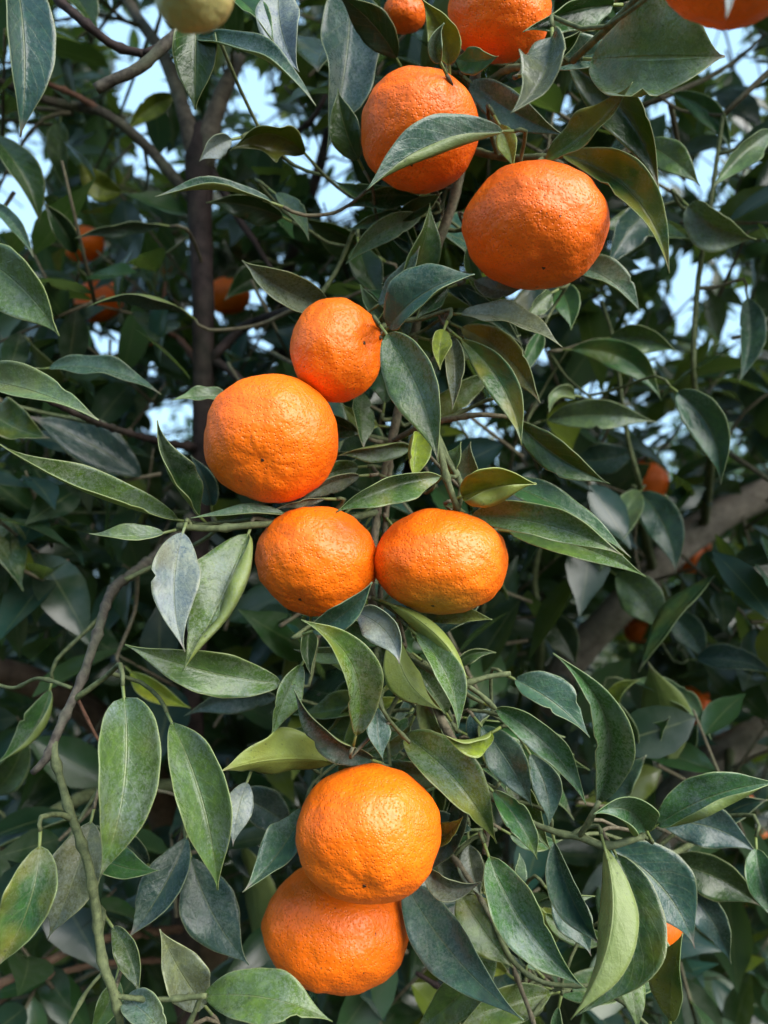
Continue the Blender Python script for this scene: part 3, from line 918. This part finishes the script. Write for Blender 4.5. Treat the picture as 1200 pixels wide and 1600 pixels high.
def mandarin(x, y, rx, ry, d, label, style=None, mat=M_PEEL, sub=6, green=0.0, group=None, category='mandarin', stem=None, calyx=True):
    """x, y, rx, ry in photo pixels; style = pixel of the dark blossom-end scar"""
    c = P(x, y, d)
    px = d / 1200
    R = (rx + ry) / 2 * px
    to = Vector(((x - 600) / 1200, (800 - y) / 1200))
    ct = 1 / math.sqrt(1 + to.length_squared)
    rad = to.normalized() if to.length > 1e-3 else Vector((1, 0))
    ax, ay = rx * px / R, ry * px / R
    def scl(p):
        u, w, q = p.dot(RIGHT) * ax, p.dot(UP) * ay, p.dot(FWD)
        pr = u * rad.x + w * rad.y
        u -= rad.x * pr * (1 - ct); w -= rad.y * pr * (1 - ct)
        return RIGHT * u + UP * w + FWD * q
    if style is not None:
        ox, oy = (style[0] - x) / rx, (y - style[1]) / ry
        nz = math.sqrt(max(0.02, 1 - ox * ox - oy * oy))
        a = (RIGHT * ox + UP * oy - FWD * nz).normalized()
    else:
        a = (UP * -0.8 + FWD * 0.45 + RIGHT * random.uniform(-0.3, 0.3)).normalized()
    seed = (x * 0.013 + y * 0.0071)
    root = empty('mandarin', tuple(c))
    root['label'] = label
    root['category'] = category
    if group: root['group'] = group
    gd = (a * 0.9 + UP * -0.2).normalized() if green else None
    me = fruit_mesh(R, sub, a, scl, seed, 1.0, gd)
    me.materials.append(mat)
    o = bpy.data.objects.new('peel', me); link(o, root)
    def surf(dirn):
        # walk the built mesh for the vertex closest to the direction
        best, bv = -9, None
        for v in me.vertices:
            q = v.co.normalized().dot(dirn)
            if q > best: best, bv = q, v.co.copy()
        return bv
    if style is not None:
        s = surf(scl(a).normalized())
        v, f = [], []
        e1 = a.cross(Vector((0.3, 0.2, 1))).normalized(); e2 = a.cross(e1)
        nn = 9
        for ring, (rr, hh) in enumerate(((0.0009, -0.0004), (0.0007, 0.0003), (0.0003, 0.0001))):
            for k in range(nn):
                t = 6.2832 * k / nn
                q = rr * (1 + 0.25 * math.sin(3 * t + seed * 7))
                v.append(tuple(s + e1 * (q * math.cos(t)) + e2 * (q * math.sin(t)) + a * hh))
        for ring in range(2):
            for k in range(nn):
                f.append((ring * nn + k, ring * nn + (k + 1) % nn, (ring + 1) * nn + (k + 1) % nn, (ring + 1) * nn + k))
        f.append(tuple(2 * nn + k for k in range(nn)))
        mesh_obj('blossom_scar', v, f, [M_SCAR], None).parent = root
    # calyx and stalk
    sa = stem if stem is not None else -a
    s = surf(sa.normalized())
    e1 = sa.cross(Vector((0.3, 0.2, 1))).normalized(); e2 = sa.cross(e1)
    if calyx:
        v, f = [tuple(s + sa * 0.0022)], []
        nn = 20
        for ring, (rr, hh) in enumerate(((0.0022, 0.0022), (0.0046, 0.0008))):
            for k in range(nn):
                t = 6.2832 * k / nn
                q = rr * (1 + (0.35 * math.cos(5 * t) if ring else 0))
                v.append(tuple(s + e1 * (q * math.cos(t)) + e2 * (q * math.sin(t)) + sa * hh))
        for k in range(nn):
            f.append((0, 1 + k, 1 + (k + 1) % nn))
            f.append((1 + k, 1 + nn + k, 1 + nn + (k + 1) % nn, 1 + (k + 1) % nn))
        mesh_obj('calyx', v, f, [M_CALYX], None).parent = root
    FRUIT_STALKS.append((root, c + s, sa.normalized(), R))
    return root

mandarin(836, 356, 112, 101, 0.362, 'biggest upper mandarin with smooth bright peel beneath a bronze curled leaf', (838, 449), M_PEELR)
mandarin(655, 207, 92, 101, 0.375, 'mandarin crossed by one leaf lying across its middle', (640, 296), M_PEELR)
mandarin(526, 547, 74, 82, 0.366, 'small mandarin resting above a larger one, beside a long dusty leaf', (579, 546))
mandarin(425, 686, 106, 101, 0.358, 'large round mandarin just below the small one, dark scar on its front', (423, 729))
mandarin(495, 876, 95, 89, 0.362, 'mandarin pressed against a wider neighbour, with a leaf crossing its lower right edge', (470, 940))
mandarin(687, 878, 105, 87, 0.360, 'wide flattened mandarin with greenish base beside another of equal height', (671, 951), green=1.0, stem=(RIGHT * 0.27 + UP * 0.95 - FWD * 0.05).normalized())
mandarin(576, 1300, 113, 113, 0.345, 'uppermost of two stacked mandarins, dimpled scar on its face', (570, 1353))
mandarin(526, 1446, 116, 107, 0.388, 'lower of two stacked mandarins, half covered by the one in front', (500, 1535))
mandarin(780, 22, 80, 82, 0.372, 'mandarin at the top of the bough partly hidden by dark leaves', None, M_PEELR)
mandarin(632, 22, 34, 34, 0.42, 'mandarin sliver peeping out behind a yellow green leaf', None, M_PEELR)
mandarin(1135, -62, 112, 110, 0.24, 'blurred red orange mandarin with a pale leaf tip hanging in front', None, M_PEELR)
mandarin(303, -12, 62, 72, 0.21, 'unripe yellow green fruit hanging above a dark twig', None, M_PEELG)
BGF = [(132, 382, 26, 24, 0.78), (155, 470, 30, 29, 0.80), (356, 462, 22, 20, 0.80), (230, 532, 12, 12, 1.1), (182, 672, 14, 13, 1.1), (1010, 752, 22, 24, 0.85),
       (1075, 872, 17, 18, 1.0), (1086, 1102, 28, 25, 0.8), (1024, 1442, 36, 40, 0.60), (998, 985, 15, 14, 1.0), (1188, 1308, 8, 8, 1.0), (1145, 1432, 16, 18, 0.9),
       (1162, 1252, 11, 9, 0.8), (178, 862, 10, 10, 1.1), (1095, 850, 10, 12, 1.1), (360, 540, 9, 9, 1.2)]
BGL = {0: 'blurred mandarin mostly covered by a thin dark drooping leaf', 1: 'blurred mandarin half hidden behind an arched blue green leaf',
       2: 'bright blurred scrap of mandarin just beside the dark upright limb', 5: 'round blurred mandarin above the thick grey limb, among hanging leaves',
       6: 'blurred mandarin close over the upper side of the thick grey limb', 7: 'blurred mandarin behind an arching pale leaf, over the lower grey limb',
       8: 'dark shaded mandarin behind a cluster of long hanging leaves'}
for i, (x, y, rx, ry, d) in enumerate(BGF):
    s = 1.6 if rx < 25 else 1.25
    mandarin(x, y, rx * s, ry * s, d, BGL.get(i, 'tiny orange speck of a mandarin deep among dark leaves'), None, M_PEELR if i % 2 else M_PEEL, 4,
             group='mandarins deep inside the tree')

# ------------------------------------------------------------------ twigs that carry leaves and fruit
def nearest(p, behind=0.0, maxd=None):
    A = np.array(SK_P)
    q = np.array(tuple(p))
    dv = A - q
    dist = np.linalg.norm(dv, axis=1)
    depth = dv @ np.array(tuple(FWD))
    cost = dist + np.where(depth < 0.002, 0.03, 0.0)
    i = int(np.argmin(cost))
    return i, float(dist[i])

def connect(p, back, r0, r1, mat, name, parent, pull=0.25):
    i, dist = nearest(p)
    Q = Vector(SK_P[i])
    if dist < 0.003:
        return
    ext = min(0.010, dist * 0.25)
    a = p + back * ext
    mid = (a + Q) * 0.5 + FWD * (pull * min(dist, 0.10))
    r1 = min(r1, max(SK_R[i] * 0.9, r0))
    pts, rad = catmull([p - back * 0.0008, a, mid, Q], [r0, (r0 * 2 + r1) / 3, (r0 + r1) / 2, r1], max(0.006, dist / 14))
    v, f = tube(pts, rad, 7, 0.05, seed=p.x * 91)
    mesh_obj(name, v, f, [mat], parent, origin=tuple(pts[0]))
    add_skeleton(pts[len(pts) // 3:], rad[len(pts) // 3:])

for root, s, sa, R in FRUIT_STALKS:
    i, dist = nearest(s + sa * 0.01)
    Q = Vector(SK_P[i])
    a = s + sa * min(0.012, dist * 0.4)
    mid = (a + Q) * 0.5 + FWD * 0.1 * min(dist, 0.08)
    pts, rad = catmull([s - sa * 0.002, a, mid, Q], [0.0018, 0.0015, 0.0014, 0.0016], 0.006)
    v, f = tube(pts, rad, 7, 0.05)
    o = mesh_obj('stalk', v, f, [M_TWIGG], root, origin=tuple(s))
order = sorted(range(len(hero)), key=lambda i: nearest(hero[i][0])[1])
for i in order:
    B, T0 = hero[i]
    connect(B - T0 * 0.0065, -T0, 0.0009, 0.0016, M_TWIGG if i % 3 else M_TWIGB, 'twig', TREE)

# ------------------------------------------------------------------ mass of foliage behind
def leaf_template(seed, nv=6):
    rs = random.Random(seed)
    droop = rs.uniform(-0.05, 0.30); fold = rs.uniform(0.08, 0.45); tw = rs.uniform(-0.5, 0.5); side = rs.uniform(-0.12, 0.12)
    v, uv = [], []
    for i in range(nv + 1):
        s = i / nv
        hw = 0.5 * max(profile(s), 0.02)
        a = tw * (s - 0.4)
        for u in (-1, 0, 1):
            x = u * hw * math.cos(fold)
            z = abs(u) * hw * math.sin(fold) * 0.45
            v.append((x * math.cos(a) + side * s * s * 2, s, z + x * math.sin(a) * 0.45 - droop * s * s))
            uv.append((0.5 + 0.5 * u, s))
    f = []
    for i in range(nv):
        for k in range(2):
            a = i * 3 + k
            f.append((a, a + 1, a + 4, a + 3))
    return np.array(v), np.array(f), np.array(uv)

def merged_foliage(name, leaves, parent, nv=6, ntemp=8):
    """leaves: arrays pos (n,3), T (n,3), N (n,3), L (n,), W (n,), col (n,4); one mesh of real blades"""
    pos, T, N, L, W, colr = leaves
    temps = [leaf_template(500 + k, nv) for k in range(ntemp)]
    VV, FF, UU, CC = [], [], [], []
    off = 0
    idx = np.arange(len(pos)) % ntemp
    for k in range(ntemp):
        s = idx == k
        if not s.any(): continue
        tv, tf, tu = temps[k]
        p, t, n_, l, w = pos[s], T[s], N[s], L[s], W[s]
        x = np.cross(t, n_); x /= np.linalg.norm(x, axis=1, keepdims=True)
        n2 = np.cross(x, t)
        V = p[:, None] + x[:, None] * (tv[None, :, 0:1] * w[:, None, None]) + t[:, None] * (tv[None, :, 1:2] * l[:, None, None]) + n2[:, None] * (tv[None, :, 2:3] * l[:, None, None])
        m = len(p); nvt = len(tv)
        VV.append(V.reshape(-1, 3))
        FF.append((tf[None] + (np.arange(m) * nvt)[:, None, None] + off).reshape(-1, 4))
        UU.append(np.tile(tu, (m, 1)))
        CC.append(np.repeat(colr[s], nvt, axis=0))
        off += m * nvt
    V = np.concatenate(VV); F = np.concatenate(FF); U = np.concatenate(UU); Cc = np.concatenate(CC)
    me = bpy.data.meshes.new(name)
    me.vertices.add(len(V)); me.vertices.foreach_set('co', V.astype(np.float32).ravel())
    me.loops.add(len(F) * 4); me.loops.foreach_set('vertex_index', F.astype(np.int32).ravel())
    me.polygons.add(len(F))
    me.polygons.foreach_set('loop_start', (np.arange(len(F)) * 4).astype(np.int32))
    me.polygons.foreach_set('use_smooth', np.ones(len(F), dtype=bool))
    ul = me.uv_layers.new(name='UVMap')
    ul.data.foreach_set('uv', U[F.ravel()].astype(np.float32).ravel())
    ca = me.color_attributes.new('tint', 'FLOAT_COLOR', 'POINT')
    ca.data.foreach_set('color', Cc.astype(np.float32).ravel())
    me.materials.append(M_FOL)
    me.update(calc_edges=True); me.validate()
    o = bpy.data.objects.new(name, me); link(o, parent)
    if parent is not None:
        o.location = -parent_world(parent)
    o['kind'] = 'stuff'
    return o

GAPS = [(225, 128, 48), (245, 42, 24), (185, 38, 22), (110, 18, 16), (402, 145, 34), (230, 240, 30), (52, 262, 24), (20, 322, 42), (530, 315, 38), (486, 250, 30), (540, 240, 18),
        (1130, 75, 40), (1092, 275, 30), (1038, 185, 22), (878, 168, 20), (1080, 440, 30), (1072, 500, 16), (742, 668, 34), (270, 665, 42), (385, 462, 22), (300, 480, 14),
        (1010, 560, 16), (1150, 520, 22), (1130, 690, 26), (1060, 655, 20), (845, 545, 16), (640, 330, 14), (20, 215, 16), (470, 20, 14), (1180, 110, 26), (990, 40, 24), (1040, 730, 20),
        (150, 300, 16), (320, 250, 10), (415, 540, 10), (160, 545, 14), (1000, 300, 18), (1170, 240, 22), (930, 620, 14)]
for _ in range(34):
    GAPS.append((rng.uniform(980, 1200), rng.uniform(60, 780), rng.uniform(5, 13)))
for _ in range(26):
    GAPS.append((rng.uniform(0, 560), rng.uniform(0, 640), rng.uniform(5, 13)))
for _ in range(14):
    GAPS.append((rng.uniform(600, 980), rng.uniform(420, 760), rng.uniform(5, 10)))
GA = np.array(GAPS, dtype=float)
GA[:, 2] *= np.where(GA[:, 2] > 13, 0.95, 0.75)
limb_nodes = np.array(SK_P)

def rnd_unit():
    v = rng.normal(size=3)
    return v / np.linalg.norm(v)

def foliage_colour(n):
    k = rng.random(n)
    base = np.zeros((n, 4))
    pal = np.array([(0.012, 0.036, 0.017), (0.026, 0.072, 0.024), (0.018, 0.062, 0.052), (0.050, 0.108, 0.044), (0.16, 0.21, 0.025), (0.014, 0.042, 0.046)])
    pick = rng.choice(6, size=n, p=[0.30, 0.24, 0.17, 0.11, 0.05, 0.13])
    base[:, :3] = pal[pick] * rng.uniform(0.6, 1.15, (n, 1))
    base[:, 3] = rng.uniform(0.02, 0.26, n)
    return base

sp_pos, sp_T, sp_N, sp_L, sp_W = [], [], [], [], []
BARE = [(312, 170, 318, 720, 24), (890, 1030, 1040, 880, 30), (1040, 880, 1220, 765, 30), (1075, 1225, 1210, 1138, 26), (0, 1048, 160, 1120, 22), (290, 1400, 290, 1600, 26), (275, 290, 100, 160, 8), (128, 380, 138, 384, 8), (148, 478, 162, 482, 12), (350, 460, 358, 462, 8), (1006, 750, 1014, 756, 8), (1084, 1100, 1090, 1104, 10)]
def blocked(X, Y, m):
    for x0, y0, x1, y1, r in BARE:
        t = max(0, min(1, ((X - x0) * (x1 - x0) + (Y - y0) * (y1 - y0)) / ((x1 - x0) ** 2 + (y1 - y0) ** 2)))
        if math.hypot(X - x0 - t * (x1 - x0), Y - y0 - t * (y1 - y0)) < r + m: return True
    return False
TW_V, TW_F = [], []
def add_twig_stuff(pts, rads):
    v, f = tube(pts, rads, 5, 0)
    o = len(TW_V)
    TW_V.extend(tuple(q) for q in v)
    TW_F.extend(tuple(j + o for j in q) for q in f)

HERO_PTS = np.array([tuple(P(*q)) for q in ((1030, 90, 0.32), (836, 356, 0.36), (655, 207, 0.375), (526, 547, 0.366), (687, 878, 0.36))])
SUN_V = np.array(tuple(SUN_DIR))
cam_v = np.array(tuple(CAM)); fw = np.array(tuple(FWD)); upv = np.array(tuple(UP))
NSPRAY = 4700
made = 0
tries = 0
while made < NSPRAY and tries < 20000:
    tries += 1
    inside = rng.random() < 0.68
    if inside:
        x, y = rng.uniform(-60, 1260), (rng.uniform(-120, 850) if rng.random() < 0.62 else rng.uniform(800, 1660))
        d = rng.uniform(0.50 ** 2, 1.75 ** 2) ** 0.5
    elif made % 7 == 0:            # unseen extra foliage beyond the right edge, added to shade the background
        x, y = rng.uniform(1290, 2300), rng.uniform(-1000, 1000)
        d = rng.uniform(0.42, 0.85)
    elif rng.random() < 0.14:      # boughs that hang over, above the view
        x, y = rng.uniform(-700, 1900), rng.uniform(-2300, -300)
        d = rng.uniform(0.34, 0.8)
    else:
        x, y = rng.uniform(-1300, 2500), rng.uniform(-1100, 2000)
        d = rng.uniform(0.42 ** 2, 1.75 ** 2) ** 0.5
        if -80 < x < 1280 and -80 < y < 1680: continue
    p = np.array(tuple(P(x, y, d)))
    if p[2] < 0.22 or p[2] > 2.9 or abs(p[0]) > 1.5 or (p[1] < 0.3 and p[2] < 1.72 and abs(p[0]) < 0.35): continue
    # rounded crown: keep inside an ellipsoid round the trunk, flattened towards the viewer
    e = ((p[0]) / 1.55) ** 2 + ((p[1] - 1.15) / 1.35) ** 2 + ((p[2] - 1.45) / 1.6) ** 2
    if e > 1: continue
    made += 1
    i = int(np.argmin(np.linalg.norm(limb_nodes - p, axis=1)))
    q = limb_nodes[i]
    out = p - q; dist = np.linalg.norm(out)
    dirn = out / (dist + 1e-6) * 0.6 + rnd_unit() * 0.7 + np.array((0, -0.15, 0.25))
    dirn /= np.linalg.norm(dirn)
    nl = rng.integers(4, 8)
    sl = rng.uniform(0.05, 0.11)
    start, end = p - dirn * sl * 0.5, p + dirn * sl * 0.5
    if dist > 0.02 and rng.random() < 0.10:
        m = (q + start) / 2 + np.array((0, 0, rng.uniform(-0.04, 0.08))) * dist * 2
        pts, rads = catmull([Vector(q), Vector(m), Vector(start), Vector(end)], [0.0022, 0.0016, 0.0012, 0.0007], 0.03)
    else:
        pts, rads = [Vector(start), Vector((start + end) / 2), Vector(end)], [0.0015, 0.0012, 0.0008]
    kept0 = len(sp_pos)
    ph = rng.uniform(0, 6.28)
    ref = np.cross(dirn, (0.31, 0.2, 0.93)); ref /= np.linalg.norm(ref)
    ref2 = np.cross(dirn, ref)
    for k in range(nl):
        s = (k + 0.6) / nl
        bp = start + (end - start) * s
        a = ph + k * 2.4
        radial = ref * math.cos(a) + ref2 * math.sin(a)
        t = dirn * rng.uniform(0.25, 0.8) + radial * 0.9 + np.array((0, -0.12, -0.30))
        t /= np.linalg.norm(t)
        n_ = np.array((0.12, -0.55, 0.65)) + rnd_unit() * 0.55
        n_ -= t * n_.dot(t); n_ /= np.linalg.norm(n_)
        L = rng.uniform(0.045, 0.085); W = L * rng.uniform(0.36, 0.5)
        c = bp + t * L * 0.5
        v = c - cam_v; dd = v @ fw
        if dd < (0.36 if c[2] < 1.75 else 0.16): continue
        rel = c - HERO_PTS; tt = rel @ SUN_V
        if ((tt > 0.03) & (np.linalg.norm(rel - tt[:, None] * SUN_V, axis=1) < 0.05 + 0.12 * tt)).any() and rng.random() < 0.85: continue
        X = 600 + 1200 * v[0] / dd; Y = 800 - 1200 * (v @ upv) / dd
        if -40 < X < 1240 and -40 < Y < 1640:
            if dd < 0.47: continue
            # leave the openings that let the sky through
            g = np.hypot(GA[:, 0] - X, GA[:, 1] - Y) - GA[:, 2] - 0.20 * L * 1200 / dd
            if (g < 0).any(): continue
            if dd < 0.84 and blocked(X, Y, 0.22 * L * 1200 / dd): continue
        sp_pos.append(bp); sp_T.append(t); sp_N.append(n_); sp_L.append(L); sp_W.append(W)
    if len(sp_pos) - kept0 >= 3:
        add_twig_stuff(pts, rads)

sp_pos = np.array(sp_pos); sp_T = np.array(sp_T); sp_N = np.array(sp_N); sp_L = np.array(sp_L); sp_W = np.array(sp_W)
sp_C = foliage_colour(len(sp_pos))
# the largest in view become leaves of their own
v = sp_pos + sp_T * (sp_L * 0.5)[:, None] - cam_v
dd = v @ fw
X = 600 + 1200 * v[:, 0] / dd; Y = 800 - 1200 * (v @ upv) / dd
inv = (X > -10) & (X < 1210) & (Y > -10) & (Y < 1610)
size = np.where(inv, sp_L / dd, 0)
nsingle = max(0, 296 - len(hero))
single = np.argsort(-size)[:nsingle]
tmpl = []
for k in range(6):
    rs = random.Random(70 + k)
    vv, ff, mi, uv = leaf_grid((0, 0, 0), (rs.uniform(-.08, .08), 0.5, rs.uniform(0.02, 0.14)), (0, 1, 0), 0.42, lambda C, T: Vector((1, 0, 0)),
                               rs.uniform(-.2, .2), rs.uniform(-.4, .4), rs.uniform(.1, .35), rs.uniform(-.2, .4), rs.uniform(-.2, .4), 70 + k, nv=12, nu=3, thick=0.005, petiole=0.10)
    # the petiole tube was made for metres: widen it to the unit leaf
    me = bpy.data.meshes.new('leaf'); me.from_pydata(vv, [], ff)
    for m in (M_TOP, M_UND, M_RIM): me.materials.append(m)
    me.polygons.foreach_set('material_index', mi); me.polygons.foreach_set('use_smooth', [True] * len(ff))
    ul = me.uv_layers.new(name='UVMap')
    li = np.empty(len(me.loops), dtype=np.int32); me.loops.foreach_get('vertex_index', li)
    ul.data.foreach_set('uv', np.asarray(uv, dtype=np.float32)[li].ravel())
    tmpl.append(me)
for n_, i in enumerate(single):
    o = bpy.data.objects.new('leaf', tmpl[n_ % 6]); link(o, TREE)
    t = Vector(sp_T[i]); nn = Vector(sp_N[i]); x = t.cross(nn).normalized(); nn = x.cross(t)
    rot = Matrix((x, t, nn)).transposed().to_4x4()
    sx = sp_W[i] / 0.42
    o.matrix_local = Matrix.Translation(Vector(sp_pos[i]) - parent_world(TREE)) @ rot @ Matrix.Diagonal((sx, sp_L[i], sp_L[i], 1))
    o.color = tuple(sp_C[i]); o.pass_index = int(rng.integers(0, 30))
keep = np.ones(len(sp_pos), bool); keep[single] = False
merged_foliage('foliage', (sp_pos[keep], sp_T[keep], sp_N[keep], sp_L[keep], sp_W[keep], sp_C[keep]), TREE)
tw = mesh_obj('twig_mass', TW_V, TW_F, [M_TWIGB], TREE, origin=(0, 0.98, 0))
tw['kind'] = 'stuff'

# ------------------------------------------------------------------ neighbouring trees of the orchard, and unseen ones added to block light
def neighbour(seed, n=7000):
    r = np.random.default_rng(seed)
    root = empty('citrus_tree', (0, 0, 0))
    root['label'] = 'neighbouring citrus tree showing only as dark blurred foliage through the gaps'
    root['category'] = 'tree'
    root['group'] = 'orchard trees behind'
    pts, rad = catmull([Vector((0, 0, -0.05)), Vector((0.03, 0, 0.4)), Vector((-0.02, 0.03, 1.0)), Vector((0.05, 0, 2.0))], [0.09, 0.07, 0.05, 0.02], 0.1)
    v, f = tube(pts, rad, 10, 0.1)
    mesh_obj('trunk', v, f, [M_BARK], root)
    for k in range(7):
        a = k * 0.9 + r.uniform(-.2, .2)
        z = r.uniform(0.45, 1.1)
        tip = Vector((math.cos(a) * 1.1, math.sin(a) * 1.1, z + r.uniform(0.5, 1.1)))
        pts, rad = catmull([Vector((0, 0.01, z)), Vector((tip.x * .5, tip.y * .5, z + .2)), tip], [0.04, 0.026, 0.01], 0.1)
        v, f = tube(pts, rad, 7, 0.1)
        mesh_obj('limb', v, f, [M_BARK], root)
    u = r.normal(size=(n, 3)); u /= np.linalg.norm(u, axis=1, keepdims=True)
    rr = r.uniform(0.25, 1, n) ** 0.45
    lump = 1 + 0.18 * np.sin(u[:, 0] * 7 + seed) * np.sin(u[:, 1] * 6 + 1) + 0.12 * np.sin(u[:, 2] * 9)
    pos = u * (rr * lump)[:, None] * np.array((1.45, 1.45, 1.25)) + np.array((0, 0, 1.45))
    ok = pos[:, 2] > 0.2
    pos, u = pos[ok], u[ok]; n = len(pos)
    T = u * 0.4 + r.normal(size=(n, 3)) * 0.6 + np.array((0, 0, -0.35)); T /= np.linalg.norm(T, axis=1, keepdims=True)
    N = u * 0.6 + np.array((0, 0, 0.6)) + r.normal(size=(n, 3)) * 0.4
    N -= T * (N * T).sum(1, keepdims=True); N /= np.linalg.norm(N, axis=1, keepdims=True)
    L = r.uniform(0.07, 0.12, n); W = L * 0.45
    c = foliage_colour(n)
    merged_foliage('crown', (pos, T, N, L, W, c), root, nv=3, ntemp=5)
    return root

def copy_tree(o, parent=None):
    c = o.copy(); COL.objects.link(c); c.parent = parent
    for ch in o.children: copy_tree(ch, c)
    return c
nb = neighbour(5)
spots = [(-0.3, 4.7, 0.3, 1.0), (-3.0, 4.9, 1.9, 1.06), (2.5, 4.6, 3.3, 0.98), (5.2, 5.0, 4.4, 1.02), (-5.8, 5.0, 5.0, 1.0), (0.9, 8.9, 2.4, 1.05), (-1.9, 9.2, 0.9, 1.0), (3.8, 9.0, 5.5, 1.04), (-2.6, -3.6, 0.7, 1.05), (0.2, -3.9, 2.9, 1.0), (-5.4, -3.6, 4.0, 1.05)]
for i, (x, y, a, s) in enumerate(spots):
    o = nb if i == 0 else copy_tree(nb)
    o.location = (x, y, 0); o.rotation_euler.z = a; o.scale = (s, s, s)
    if y < 0:  # trees behind the view, added to keep low light off the foliage
        o['label'] = 'unseen citrus tree added behind the viewer to block low sky light'
        o['group'] = 'unseen trees added to block light'
print('leaves', len(hero), 'single', len(single), 'mass', keep.sum())
